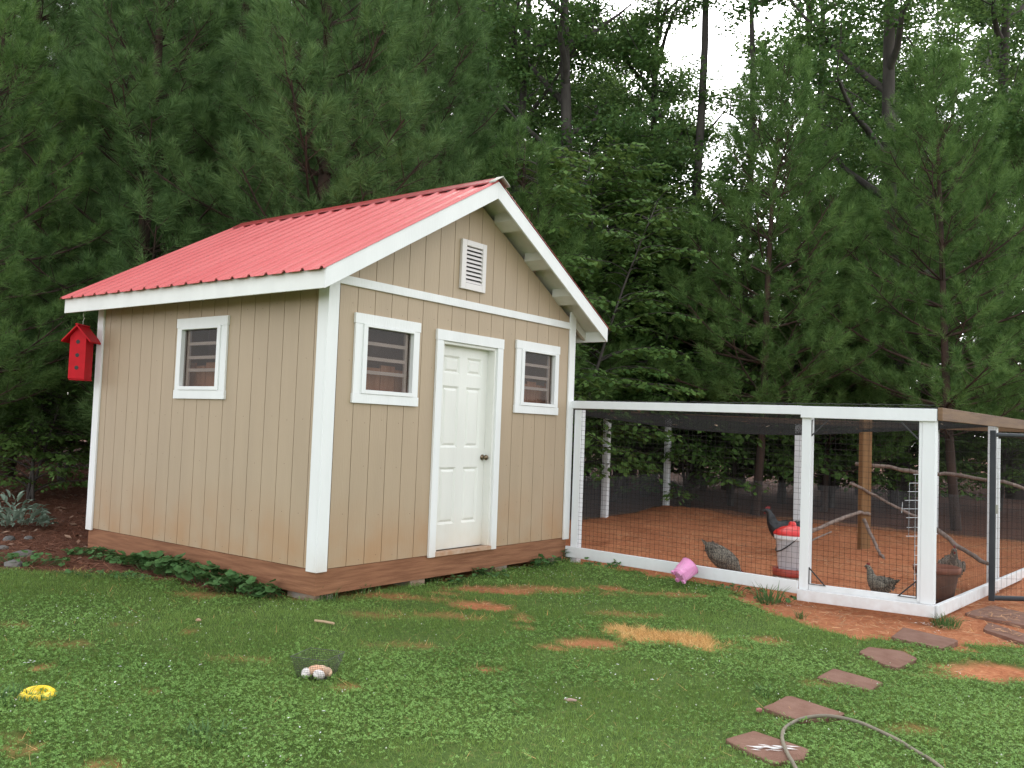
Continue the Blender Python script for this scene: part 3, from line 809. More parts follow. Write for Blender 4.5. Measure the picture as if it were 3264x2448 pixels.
def stick(name, label, pts, r0, r1, cat='branch', m=BRANCH, seed=0, n=8, group=None):
    r = random.Random(seed); P = [Vector(at_depth(*p)) for p in pts]; Q = []
    for i in range(len(P)-1):
        for k in range(4):
            f = k/4; q = P[i].lerp(P[i+1], f); Q.append(q+Vector((r.uniform(-1,1), r.uniform(-1,1), r.uniform(-1,1)))*r0*.45)
    Q.append(P[-1]); m_ = len(Q)
    o = MB().tube(Q, [r0+(r1-r0)*i/(m_-1)+r.uniform(-.08,.08)*r0 for i in range(m_)], n).build(name, m, None, smooth=True)
    return tag(o, label, cat, group)
PB = 'perch branches in the run'
stick('perch_branch', 'long crooked branch fixed level across the top of the timber post', [(2730,1480,12.35),(2800,1485,12.15),(2940,1506,11.6),(3010,1510,11.4),(3145,1529,10.9),(3200,1536,10.7),(3290,1562,10.5)], .028, .018, seed=1, group=PB)
stick('perch_branch', 'straight thin branch sloping down to the right across the timber post', [(2710,1538,12.05),(2790,1580,12.1),(2880,1627,11.7),(2960,1665,11.4)], .020, .016, seed=2, group=PB)
stick('perch_branch', 'forked grey branch rising from the white post to the timber post', [(2585,1692,11.2),(2680,1655,11.7),(2740,1634,12.05),(2772,1640,12.1)], .026, .022, seed=3, group=PB)
stick('perch_branch', 'short crooked prop branch standing on the clay by the timber post', [(2752,1655,12.05),(2782,1715,11.8),(2800,1760,11.6),(2822,1788,11.45)], .024, .019, seed=4, group=PB)
stick('perch_branch', 'dark branch leaning down behind the large brown pot', [(2985,1690,10.5),(3070,1752,10.0),(3150,1797,9.6)], .030, .022, seed=5, group=PB)
stick('perch_branch', 'thin low stick lying against the white post of the gate panel', [(2560,1735,11.0),(2620,1708,11.2),(2650,1695,11.3)], .014, .009, seed=6, group=PB)

# waterer on a block
wx, wy = at_depth(2522, 1840, 9.45)[:2]; wz = zg(wx, wy)
bk = MB().box(-.24, .24, -.17, .17, -.04, .065).build('paving_block', BLOCK, None, bevel=.01); bk.location = (wx, wy, wz); bk.rotation_euler = (0, 0, R(25))
tag(bk, 'low flat concrete block under the red and white waterer', 'block')
wa = thing('poultry_waterer', 'white bucket waterer with red lid and red drinking tray behind the post', 'waterer', (wx, wy, wz+.067))
BUCKW = mat('translucent_white', (.62,.62,.66), .35, var=(.55,.50,.50), scale=3)
p_ = BUCKW.node_tree.nodes['Principled BSDF']; p_.inputs['Transmission Weight'].default_value = .25
REDP = mat('red_plastic', (.72,.035,.03), .35, var=(.62,.03,.03), scale=4)
DREDP = mat('muddy_red_plastic', (.34,.035,.022), .5, var=(.36,.09,.05), scale=7)
MB().lathe([(0,0),(.20,0),(.205,.02),(.205,.075),(.195,.085),(.185,.07),(.16,.07)], 28).build('tray', DREDP, wa, smooth=True)
MB().lathe([(.135,.06),(.150,.10),(.178,.40),(.182,.41)], 28).build('bucket', BUCKW, wa, smooth=True)
MB().lathe([(.182,.40),(.196,.405),(.198,.455),(.192,.462)], 28).build('rim_band', mat('white_plastic', (.78,.78,.80), .4), wa, smooth=True)
MB().lathe([(.205,.455),(.205,.470),(.180,.50),(.12,.535),(.045,.555),(.040,.58),(.030,.60),(0,.602)], 28).build('lid', REDP, wa, smooth=True)
hp = [(-.192*math.cos(a), -.192*abs(math.sin(a))*.9-.0, .435-.17*math.sin(a)) for a in np.linspace(0, math.pi, 14)]
wa.scale = (.94,)*3
hd = MB().tube(hp, .0065, 6).build('handle', BLKMETAL, wa); hd.rotation_euler = (0, 0, R(217))

# terracotta pot
pot = thing('plant_pot', 'large dark brown flowerpot standing empty by the corner post', 'pot', (*at_depth(2985, 1910, 8.75)[:2], 0)); pot.location.z = zg(pot.location.x, pot.location.y)
POT = mat('brown_pot', (.085,.040,.026), .75, var=(.13,.06,.038), scale=8)
MB().lathe([(0,.0),(.15,0),(.165,.02),(.222,.34),(.222,.35)], 28).build('body', POT, pot, smooth=True)
MB().lathe([(.222,.34),(.245,.342),(.248,.40),(.235,.405),(.222,.36),(.20,.30),(0,.29)], 28).build('rim', mat('terracotta_rim', (.22,.085,.05), .8, var=(.16,.06,.04), scale=9), pot, smooth=True)
pot.scale = (.88,)*3
# white wire rack leaning by the jamb
rk = thing('wire_rack', 'bent white wire rack leaning inside the corner post', 'rack', at_depth(2925, 1865, 8.75))
rk.location.z = zg(rk.location.x, rk.location.y)+.02
def q3(px, py, d=8.75): return Vector(at_depth(px, py, d))-Vector(rk.location)
b = MB()
for px, ya, yb in ((2952,1512,1870),(2935,1513,1740),(2918,1512,1870),(2899,1540,1712),(2877,1600,1635),(2962,1510,1870)): b.tube([q3(px, ya), q3(px-3, yb)], .0026, 5)
for py, xa, xb in ((1512,2912,2962),(1540,2899,2962),(1567,2893,2962),(1595,2884,2962),(1622,2877,2962),(1650,2888,2960),(1681,2890,2958),(1709,2888,2958),(1740,2915,2958),(1770,2915,2956),(1800,2912,2955),(1830,2912,2955),(1850,2912,2955)): b.tube([q3(xa, py), q3(xb, py)], .0026, 5)
b.build('wires', WWIRE, rk)

# ------------------------------------------------------------------ poultry
def loft(rings, n=14):
    """rings: (centre, forward dir, half width, half height)"""
    m = MB(); vs = []
    for c, d, hw, hh in rings:
        c = Vector(c); d = Vector(d).normalized(); sd = d.cross(Vector((0,0,1))).normalized(); u2 = sd.cross(d)
        for k in range(n):
            a = 2*math.pi*k/n; vs.append(c+sd*math.cos(a)*hw+u2*math.sin(a)*hh)
    k_ = len(rings)
    fs = [(i*n+k, i*n+(k+1) % n, (i+1)*n+(k+1) % n, (i+1)*n+k) for i in range(k_-1) for k in range(n)]+[tuple(range(n-1,-1,-1)), tuple((k_-1)*n+k for k in range(n))]
    return m.add(vs, fs)
def bar_mat(name, a, b_, sc_):
    m = mat(name, a, .8, var=b_, scale=6)
    t = m.node_tree; p = t.nodes['Principled BSDF']
    wv = t.nodes.new('ShaderNodeTexWave'); wv.bands_direction = 'X'; wv.inputs['Scale'].default_value = sc_; wv.inputs['Distortion'].default_value = 6; wv.inputs['Detail'].default_value = 2; wv.inputs['Detail Scale'].default_value = 3
    tc = t.nodes.new('ShaderNodeTexCoord'); t.links.new(tc.outputs['Object'], wv.inputs['Vector'])
    rp_ = t.nodes.new('ShaderNodeValToRGB'); rp_.color_ramp.elements[0].position = .40; rp_.color_ramp.elements[1].position = .62
    rp_.color_ramp.elements[0].color = (*a, 1); rp_.color_ramp.elements[1].color = (*b_, 1)
    t.links.new(wv.outputs[0], rp_.inputs[0]); t.links.new(rp_.outputs[0], p.inputs['Base Color']); return m
FEATH = mat('barred_feather_tips', (.07,.06,.05), .85, var=(.20,.175,.14), scale=40, island=.6)
BARRED = bar_mat('barred_feathers', (.055,.048,.040), (.22,.19,.145), 17)
BLACKF = mat('black_feathers', (.008,.009,.010), .45, var=(.016,.018,.022), scale=20, bump=.4, bscale=40)
RUST = mat('rust_feathers', (.10,.028,.012), .6, var=(.05,.014,.008), scale=18)
COMB = mat('comb_red', (.22,.015,.015), .6)
SHANK = mat('shank_yellow', (.45,.30,.08), .6)
def chicken(label, loc, rz, plum, pose, size=1.0, group='hens in the run', name='hen', cat='hen', neckm=None):
    """faces +x; pose 'graze' or 'stand'"""
    c = thing(name, label, cat, loc, rz, group); c.scale = (size,)*3
    up_ = pose == 'stand'
    if up_:
        rings = [((-.20,0,.33),(1,0,.6),.012,.02),((-.16,0,.30),(1,0,.1),.06,.07),((-.09,0,.255),(1,0,-.1),.11,.115),((.0,0,.24),(1,0,.0),.132,.138),((.08,0,.255),(1,0,.35),.115,.13),
                 ((.135,0,.31),(.7,0,.9),.066,.078),((.165,0,.37),(.4,0,1),.045,.052),((.18,0,.43),(.5,0,1),.036,.040),((.195,0,.465),(1,0,.6),.032,.034),((.222,0,.475),(1,0,0),.027,.028),((.243,0,.470),(1,0,-.1),.014,.014),((.268,0,.462),(1,0,-.1),.003,.004)]
        hd_ = (.205, .475)
    else:
        rings = [((-.20,0,.41),(1,0,-.9),.015,.03),((-.165,0,.365),(1,0,-.8),.06,.075),((-.10,0,.30),(1,0,-.5),.112,.115),((-.01,0,.24),(1,0,-.35),.138,.14),((.08,0,.20),(1,0,-.4),.125,.125),
                 ((.145,0,.155),(1,0,-.9),.085,.088),((.18,0,.105),(.7,0,-1),.045,.05),((.205,0,.07),(.7,0,-1),.036,.038),((.225,0,.05),(1,0,-.8),.030,.03),((.245,0,.035),(1,0,-.8),.024,.024),((.26,0,.022),(1,0,-.9),.012,.012),((.272,0,.006),(1,0,-1),.003,.003)]
        hd_ = (.235, .06)
    body = loft(rings, 16).build('body', plum, c, smooth=True)
    s_ = body.modifiers.new('sub', 'SUBSURF'); s_.levels = 1; s_.render_levels = 1
    rr = random.Random(len(label))
    # loose overlapping body feathers
    fm = {'BARRED': FEATH}.get('BARRED') if plum not in (BLACKF,) else BLACKF; V = []
    for q in range(330):
        i = rr.randint(1, 6); f = rr.random(); (c0, d0, w0, h0), (c1, d1, w1, h1) = rings[i], rings[i+1]
        cc = Vector(c0).lerp(Vector(c1), f); d = Vector(d0).lerp(Vector(d1), f).normalized(); hw, hh = w0+(w1-w0)*f, h0+(h1-h0)*f
        a = rr.uniform(-.9, 4.04); sd = d.cross(Vector((0,0,1))).normalized(); u2 = sd.cross(d); nrm_ = (sd*math.cos(a)/max(hw,.02)+u2*math.sin(a)/max(hh,.02)).normalized(); p = cc+(sd*math.cos(a)*hw+u2*math.sin(a)*hh)*.97
        bk_ = (-d+nrm_*.28).normalized(); tg = nrm_.cross(bk_).normalized(); L = rr.uniform(.026, .042); wd_ = L*.36
        V += [p-tg*wd_*.6, p+bk_*L*.55-tg*wd_, p+bk_*L, p+bk_*L*.55+tg*wd_]
    np_mesh('feathers', np.array([tuple(v) for v in V]), 4, fm, c)
    # tail fan
    t0 = Vector(rings[1][0]); td = (Vector(rings[0][0])-Vector(rings[2][0])).normalized()
    b = MB()
    for k in range(9):
        a = (k-4)*.17; d = (td+Vector((0, a*.55, -abs(a)*.25))).normalized(); L = .11+rr.uniform(-.02,.02); sd = d.cross(Vector((0,1,0))).normalized()
        p0 = t0; p1 = t0+d*L*.6; p2 = t0+d*L*1.15; y_ = Vector((0, .004, 0))
        for q in (1, -1):
            b.add([p0-sd*.012+y_*q, p1-sd*.02+y_*q, p2+y_*q, p1+sd*.02+y_*q, p0+sd*.012+y_*q], [(0,1,2,3,4)])
    b.build('tail', plum, c)
    for sg in (-1, 1):
        wz_ = .27 if up_ else .25; tl = -.02 if up_ else -.35
        rg = [((-.15,sg*.095,wz_+.0-tl*.12),(1,0,tl),.006,.012),((-.08,sg*.122,wz_-tl*.05),(1,0,tl),.014,.05),((.0,sg*.132,wz_),(1,0,tl),.016,.065),((.06,sg*.120,wz_+tl*.06),(1,0,tl),.014,.045),((.09,sg*.105,wz_+tl*.09),(1,0,tl),.004,.012)]
        loft(rg, 10).build('wing', plum if neckm is None else neckm, c, smooth=True)
        MB().tube([(.0,sg*.045,.17),(.01,sg*.045,.10),(-.005,sg*.045,.0)], [.022,.010,.008], 7).build('leg', SHANK, c)
        f = MB()
        for a in (-.5, 0, .5, 3.14): f.tube([(-.005,sg*.045,.006),(-.005+.045*math.cos(a),sg*.045+.045*math.sin(a),.004)], [.006,.003], 5)
        f.build('foot', SHANK, c)
    dirx = 1 if up_ else .7
    MB().prism([(hd_[0]-.03, hd_[1]+.02),(hd_[0]+.025, hd_[1]+.015),(hd_[0]+.022, hd_[1]+.04),(hd_[0]+.010, hd_[1]+.032),(hd_[0]+.0, hd_[1]+.052),(hd_[0]-.012, hd_[1]+.036),(hd_[0]-.026, hd_[1]+.05)], 'y', -.004, .004).build('comb', COMB, c)
    MB().lathe([(0,-.03),(.008,-.024),(.010,-.008),(0,0)], 8, (hd_[0]+.03, 0, hd_[1]-.015)).build('wattle', COMB, c, smooth=True)
    for sg in (-1, 1): MB().lathe([(0,-.004),(.004,0),(0,.004)], 8, (hd_[0]+.012, sg*.029, hd_[1]+.002)).build('eye', BLACK, c)
    return c
def ground_at(px, d):
    p = column(px, d); return p
def head(px_dir): return math.atan2(rt[1]*px_dir[0]+fw[1]*px_dir[1], rt[0]*px_dir[0]+fw[0]*px_dir[1])
chicken('barred grey hen pecking with tail raised just behind the bottom rail', ground_at(2316, 9.6), head((1, -.2)), BARRED, 'graze', .86)
chicken('barred grey hen facing away inside the gate panel, neck upright', ground_at(2818, 8.6), head((-.5, .8)), BARRED, 'stand', .70)
chicken('dusty grey hen standing behind the brown flowerpot', ground_at(3040, 9.9), head((-.3, -.9)), bar_mat('dusty_feathers', (.10,.08,.065), (.24,.19,.15), 9), 'stand', .95)
chicken('black rooster with rust red back behind the red waterer lid', ground_at(2515, 11.6), head((-1, .1)), BLACKF, 'stand', 1.15, None, 'rooster', 'rooster', RUST)

# dead leaves lying on the netting
LEAFD = mat('dead_leaf', (.36,.20,.10), .8, var=(.50,.38,.26), scale=3, island=.3)
rr = np.random.default_rng(5); V = []
for k in range(55):
    i = rr.integers(4, 126); j = rr.integers(4, 112); c = NETP[i, j]+np.array([0, 0, .008]); a = rr.uniform(0, 6.28); L = rr.uniform(.03, .06); wd = L*.45
    d = np.array([math.cos(a), math.sin(a), rr.uniform(-.2,.4)])*L; s = np.array([-math.sin(a), math.cos(a), rr.uniform(-.3,.3)])*wd
    V += [c-d, c-s, c+d, c+s]
lv = np_mesh('fallen_leaves', np.array(V), 4, LEAFD); tag(lv, 'dry brown leaves caught on top of the run netting', 'leaves', None, 'stuff')
# ================================================================== TREES
def norm(a): return a/np.maximum(np.linalg.norm(a, axis=-1, keepdims=True), 1e-9)
NEEDLE = leaf_mat('pine_needles', (.058,.118,.040), (.175,.285,.100), trans=.22, nscale=2.6, hue=.0)
NEEDLE2 = leaf_mat('young_pine_needles', (.062,.130,.038), (.185,.300,.090), trans=.25, nscale=2.6, hue=.0)
LEAFH = leaf_mat('hardwood_leaves', (.048,.108,.034), (.125,.235,.070), trans=.35, nscale=.5)
LEAFB = leaf_mat('maple_leaves', (.058,.125,.030), (.140,.245,.065), trans=.35, nscale=.9)
LEAFO = leaf_mat('pale_leaves', (.06,.12,.03), (.14,.22,.06), trans=.45, nscale=.8)

def pine_geo(seed, H, base, spread, nl, per, r0, up0=.10, mat_n=None, step=(.38, .60)):
    r = np.random.default_rng(seed); tb = MB()
    tz = np.linspace(-.3, H, 14); lean = r.normal(0, .015, 2)
    def tp(z): return np.array([lean[0]*z+.04*math.sin(z*.9+seed), lean[1]*z+.04*math.cos(z*.7+seed), z])
    tb.tube([tp(z) for z in tz], [max(.012, r0*(1-max(z, 0)/H)**.8+.008)*(1.25 if z < 0.1 else 1) for z in tz], 9)
    O, A, L = [], [], []
    z = base
    while z < H-.25:
        f = (z-base)/(H-base); nb = int(r.integers(5, 8)); az0 = r.uniform(0, 6.28)
        for i in range(nb):
            Lb = (spread*(1-f)**.8+.18)*r.uniform(.7, 1.15)*(1 if f > .06 else .7)
            az = az0+i*6.283/nb+r.normal(0, .25); el = up0+f*.75+r.normal(0, .1)
            p = tp(z); pts = [p]; n = 5; d = None
            for k in range(n):
                e = el+.55*(k/n)**1.5
                d = np.array([math.cos(az)*math.cos(e), math.sin(az)*math.cos(e), math.sin(e)]); p = p+d*Lb/n; az += r.normal(0, .07); pts.append(p)
            tb.tube(pts, [max(.005, .011*Lb)*(1-.75*k/n)+.003 for k in range(n+1)], 5, cap=False)
            ns = int(Lb/.21)+2
            for s in range(ns):
                t = .18+.82*(s+.5)/ns; q = t*n; k0 = min(int(q), n-1); p0 = pts[k0]+(pts[k0+1]-pts[k0])*(q-k0); bd = norm(pts[k0+1]-pts[k0])
                sd = norm(np.cross(bd, [0, 0, 1.0]))*(1 if s % 2 else -1)
                dr = norm(bd*r.uniform(.5, .9)+sd*r.uniform(.5, .95)+np.array([0, 0, r.uniform(.0, .45)]))
                ls = (.36*Lb*(1-t)+.20)*r.uniform(.7, 1.2); p1 = p0+dr*ls
                tb.tube([p0, p1], [.007, .004], 4, cap=False)
                ax = norm(dr+np.array([0, 0, r.uniform(.25, .9)]))
                O.append(p1-ax*.05); A.append(ax); L.append(r.uniform(.24, .42))
                if ls > .48:
                    O.append(p0+dr*ls*.45); A.append(norm(dr+np.array([0, 0, r.uniform(.4, 1.1)])+r.normal(0, .3, 3))); L.append(r.uniform(.24, .40))
            ax = norm(d+np.array([0, 0, .6])); O.append(p); A.append(ax); L.append(r.uniform(.32, .50))
        z += r.uniform(*step)
    O.append(tp(H-.05)); A.append(np.array([0, 0, 1.0])); L.append(.5)
    O = np.repeat(np.array(O), per, 0); A = np.repeat(np.array(A), per, 0); L = np.repeat(np.array(L), per)
    n = len(O); u = r.random(n)**.65
    ref = norm(r.normal(size=(n, 3))); pr = norm(np.cross(A, ref)); a = r.uniform(.6, 1.55, n)*(1-.45*u)
    dr = norm(A*np.cos(a)[:, None]+pr*np.sin(a)[:, None]+np.array([0, 0, -.10])); ln = nl*r.uniform(.75, 1.15, n)
    p = O+A*(u*L)[:, None]; sd = norm(np.cross(dr, r.normal(size=(n, 3))))*.0033
    V = np.stack([p-sd, p+sd, p+dr*ln[:, None]], 1).reshape(-1, 3)
    return tb, V

def leaves_from(P, D, N, ln, wd, r):
    """diamond leaves at P, along D, normal N"""
    s = norm(np.cross(D, N))*wd[:, None]; D = D*ln[:, None]
    nrm = norm(N)*(wd*.35)[:, None]
    return np.stack([P, P+D*.45+s+nrm*.0, P+D, P+D*.45-s], 1).reshape(-1, 3)

def hardwood_geo(seed, H, base, spread, ncl, per, leaf, r0, fork=False):
    r = np.random.default_rng(seed); tb = MB(); ph = r.uniform(0, 6, 2); lean = r.normal(0, .02, 2)
    def tp(z): return np.array([lean[0]*z+.13*math.sin(z*.45+ph[0]), lean[1]*z+.13*math.cos(z*.38+ph[1]), z])
    tz = np.linspace(-.4, H*.95, 14)
    tb.tube([tp(z) for z in tz], [r0*(1-.88*max(z, 0)/H)*(1.3 if z < .2 else 1) for z in tz], 10)
    tips = []
    nl = 16
    for i in range(nl):
        z = base+(H*.92-base)*(i/nl)+r.uniform(-.2, .2); f = (z-base)/(H-base); az = i*2.4+r.normal(0, .4)
        Lb = spread*(1-.55*f)*r.uniform(.7, 1.15); el = .35+.5*f+r.normal(0, .15); p = tp(z); pts = [p]; n = 5
        for k in range(n):
            e = el+.25*k/n; p = p+np.array([math.cos(az)*math.cos(e), math.sin(az)*math.cos(e), math.sin(e)])*Lb/n+r.normal(0, .05, 3); az += r.normal(0, .18); pts.append(p)
        tb.tube(pts, [r0*.42*(1-.5*f)*(1-.85*k/n)+.008 for k in range(n+1)], 6, cap=False)
        for s in range(5):
            t = r.uniform(.3, 1)*n; k0 = min(int(t), n-1); p0 = pts[k0]+(pts[k0+1]-pts[k0])*(t-k0)
            d = norm(norm(pts[k0+1]-pts[k0])+r.normal(0, .7, 3)); l2 = Lb*.38*r.uniform(.6, 1.2); p1 = p0+d*l2
            tb.tube([p0, p0+d*l2*.5+r.normal(0, .05, 3), p1], [.022, .015, .007], 4, cap=False)
            tips += [p0+d*l2*.55, p1, p1+r.normal(0, .25, 3)]
        tips.append(p)
    tips = np.array(tips); pick = tips[r.integers(0, len(tips), ncl)]+r.normal(0, .28, (ncl, 3))*np.array([1, 1, .7])
    n = ncl*per; C = np.repeat(pick, per, 0); off = r.normal(size=(n, 3)); off = norm(off)*(r.random(n)**.5)[:, None]*np.array([.50, .50, .22])
    D = norm(r.normal(size=(n, 3))*np.array([1, 1, .35])+np.array([0, 0, -.35])); N = norm(r.normal(size=(n, 3))*.55+np.array([0, 0, 1]))
    return tb, leaves_from(C+off, D, N, leaf*r.uniform(.7, 1.2, n), leaf*.30*r.uniform(.8, 1.2, n), r)

def sapling_geo(seed, H, spread, nsp, leaf, r0=.035, low=.1):
    """understorey maple: thin stems, flat layered sprays of leaves"""
    r = np.random.default_rng(seed); tb = MB(); P, D, N = [], [], []
    for st in range(3):
        ln = r.normal(0, .16, 2); hh = H*r.uniform(.7, 1); ph = r.uniform(0, 6)
        def tp(z): return np.array([ln[0]*z+.06*math.sin(z+ph), ln[1]*z+.06*math.cos(z+ph), z])
        tz = np.linspace(-.2, hh, 8); tb.tube([tp(z) for z in tz], [r0*(1-.9*max(z, 0)/hh)+.004 for z in tz], 6)
        for k in range(nsp//3):
            z = hh*r.uniform(low, 1); f = z/hh; az = r.uniform(0, 6.28); L = spread*(1-.6*f)*r.uniform(.6, 1.2)+.2; p = tp(z); pts = [p]; n = 5; el = .45
            for q in range(n):
                e = el-.9*q/n; d = np.array([math.cos(az)*math.cos(e), math.sin(az)*math.cos(e), math.sin(e)]); p = p+d*L/n; az += r.normal(0, .12); pts.append(p)
            tb.tube(pts, [.010*(1-.7*q/n) for q in range(n+1)], 4, cap=False)
            m = int(L/.018)
            for j in range(m):
                t = r.uniform(.2, 1)*n; k0 = min(int(t), n-1); q = pts[k0]+(pts[k0+1]-pts[k0])*(t-k0); bd = norm(pts[k0+1]-pts[k0]); sd = norm(np.cross(bd, [0, 0, 1.0]))*r.choice([-1, 1])
                wdt = r.uniform(0, .30)*(1.1-t/n*.6)
                P.append(q+sd*wdt+np.array([0, 0, -.25*wdt+r.normal(0, .02)])); D.append(norm(bd*.7+sd*.7+np.array([0, 0, -.45])+r.normal(0, .25, 3))); N.append(norm(np.array([0, 0, 1.0])+sd*.3+r.normal(0, .28, 3)))
    P = np.array(P); n = len(P)
    return tb, leaves_from(P, np.array(D), np.array(N), leaf*r.uniform(.7, 1.2, n), leaf*.38*r.uniform(.8, 1.2, n), r)

PROTO = {}
ORD = 'first second third fourth fifth sixth seventh eighth ninth tenth eleventh twelfth thirteenth fourteenth fifteenth sixteenth seventeenth eighteenth nineteenth twentieth'.split()
ORD += ['twenty-'+q for q in ORD[:9]]+['thirtieth']
def proto(key, geo, bark, lm, k):
    tb, V = geo
    t = tb.build('trunk', bark, None, smooth=True); c = np_mesh('crown', V, k, lm)
    PROTO[key] = (t.data, c.data)
    for o in (t, c): bpy.data.objects.remove(o)
proto('pineA', pine_geo(11, 12.5, 1.6, 2.5, .19, 165, .15), BARKP, NEEDLE, 3)
proto('pineB', pine_geo(12, 11.0, .9, 2.7, .20, 165, .13), BARKP, NEEDLE, 3)
proto('pineC', pine_geo(13, 8.0, 1.6, 2.3, .16, 165, .075, .12, step=(.45, .75)), BARKP, NEEDLE2, 3)
proto('pineD', pine_geo(14, 6.5, .8, 2.0, .16, 155, .06, .15, step=(.42, .7)), BARKP, NEEDLE2, 3)
proto('hardA', hardwood_geo(21, 18, 5.0, 4.4, 540, 52, .125, .25), BARKD, LEAFH, 4)
proto('hardB', hardwood_geo(22, 17, 5.5, 3.6, 430, 50, .13, .17), BARKD, LEAFH, 4)
proto('hardC', hardwood_geo(23, 12, 1.8, 3.4, 560, 50, .14, .12), BARKD, LEAFH, 4)
proto('hardD', hardwood_geo(24, 21, 13.5, 3.0, 260, 50, .13, .15), BARKD, LEAFH, 4)
proto('mapA', sapling_geo(31, 5.5, 1.7, 190, .095), BARKD, LEAFB, 4)
proto('mapB', sapling_geo(32, 4.2, 1.9, 150, .10), BARKD, LEAFB, 4)
proto('mapC', sapling_geo(33, 3.0, 1.6, 110, .09, .025, .05), BARKD, LEAFB, 4)
TREE_N = [0]
def tree(key, px, depth, label, scale=1.0, rz=None, group=None, name=None, cat='tree', lean=(0, 0), zs=1.0, crown=True):
    TREE_N[0] += 1; r = random.Random(TREE_N[0]*17)
    kind = {'p': 'pine_tree', 'h': 'hardwood_tree', 'm': 'maple_sapling'}[key[0]]
    x, y, z = column(px, depth)
    t = thing(name or kind, label, cat, (x, y, z-.05), 0, group)
    t.rotation_euler = (lean[0], lean[1], r.uniform(0, 6.28) if rz is None else rz); t.scale = (scale, scale, scale*zs)
    for nm, me_ in (('trunk', PROTO[key][0]), ('crown', PROTO[key][1])):
        o = bpy.data.objects.new(nm, me_); COL.objects.link(o); o.parent = t
    return t
LP = 'pines behind the shed'
tree('pineA', 25, 15.5, 'tall pine whose dark trunk stands at the left edge of the picture', .95, group=LP)
tree('pineB', 425, 13.8, 'bushy pine right behind the lower left end of the roof', 1.0, group=LP)
tree('pineB', 1005, 13.6, 'bushy pine rising behind the middle of the red roof ridge', 1.06, group=LP)
tree('pineA', 690, 17.0, 'taller pine in the gap between the two bushy pines behind the roof', 1.05, group=LP)
tree('pineA', 1330, 16.6, 'tall pine behind the ridge end of the roof, left of the hardwoods', .95, group=LP)
tree('pineC', -150, 11.6, 'young pine with low branches at the left edge below the tall pine', .85, group=LP)
tree('pineB', -260, 13.5, 'bushy pine at the far left with only its branch ends in view', .95, group=LP)
BP = 'pines in the second row behind the shed'
for i, (px, d, k, s) in enumerate(sorted(((180,21,'pineA',1.1),(520,22,'pineB',1.2),(860,21.5,'pineA',1.15),(1160,22.5,'pineB',1.25),(-120,22,'pineA',1.05),(350,28,'pineA',1.2),(760,29,'pineB',1.3),(1050,30,'pineA',1.3),(-350,27,'pineA',1.1)))):
    tree(k, px, d, 'half hidden pine behind the pines by the shed, %s from the left' % ORD[i], s, group=BP)
RP = 'young pines behind the run'
tree('pineC', 2415, 16.8, 'slim young pine with bare reddish trunk behind the middle of the run', 1.06, group=RP)
tree('pineC', 3050, 15.5, 'tall pointed young pine behind the right side of the run', 1.03, group=RP)
tree('pineD', 1640, 15.2, 'small pointed pine just right of the roof peak', .98, group=RP)
tree('pineD', 1800, 17.0, 'small pine beside the thick dark hardwood trunk', .9, group=RP)
tree('pineD', 2640, 18.0, 'young pine between the slim pine and the leaning hardwood', 1.0, group=RP)
tree('pineC', 3330, 16.5, 'young pine at the right edge of the picture', 1.0, group=RP)
tree('pineD', 2850, 20, 'young pine in front of the thick leaning hardwood trunk', 1.1, group=RP)
tree('pineD', 2200, 19, 'young pine below the bright gap of sky', .95, group=RP)
tree('pineD', 2320, 22, 'young pine in the row behind, below the right side of the sky gap', 1.05, group=RP)
tree('pineD', 2080, 23, 'young pine in the row behind, below the left side of the sky gap', 1.05, group=RP)
tree('pineC', 1930, 21.5, 'young pine between the thick dark trunk and the low forked hardwood', .9, group=RP)
tree('pineC', 2740, 22.5, 'young pine filling the row between the bent trunk and the leaning trunk', 1.0, group=RP)
tree('pineC', 2980, 23, 'young pine behind the tall pointed pine at the right', 1.05, group=RP)
tree('pineD', 2540, 21, 'young pine close behind the slim pine in the middle of the run', 1.0, group=RP)
HW = 'tall hardwoods behind the run'
tree('hardA', 1835, 22, 'tall hardwood with thick dark trunk right of the roof peak', 1.0, group=HW)
tree('hardD', 2222, 24, 'tall straight hardwood trunk standing alone against the white sky', 1.15, group=HW)
tree('hardD', 2372, 23.5, 'hardwood with forked thin trunk beside the sky gap', .95, group=HW)
tree('hardB', 2625, 24, 'hardwood with slightly bent dark trunk between sky gap and thick trunk', 1.05, group=HW)
tree('hardA', 2870, 19.5, 'thick hardwood trunk leaning to the left at upper right', .95, lean=(0.03, -.06), group=HW)
tree('hardB', 1665, 24, 'hardwood with grey trunk behind the roof peak', 1.1, group=HW)
tree('hardA', 3230, 23, 'tall hardwood at the upper right corner', 1.0, group=HW)
tree('hardA', 2020, 25.5, 'hardwood whose crown closes the left side of the sky gap', .9, group=HW)
tree('hardC', 1985, 26, 'hardwood with low fork seen against the lower sky gap', 1.0, group=HW)
tree('hardA', 1480, 27, 'tall hardwood showing above the pines over the roof', 1.0, group=HW)
MP = 'maple saplings by the run'
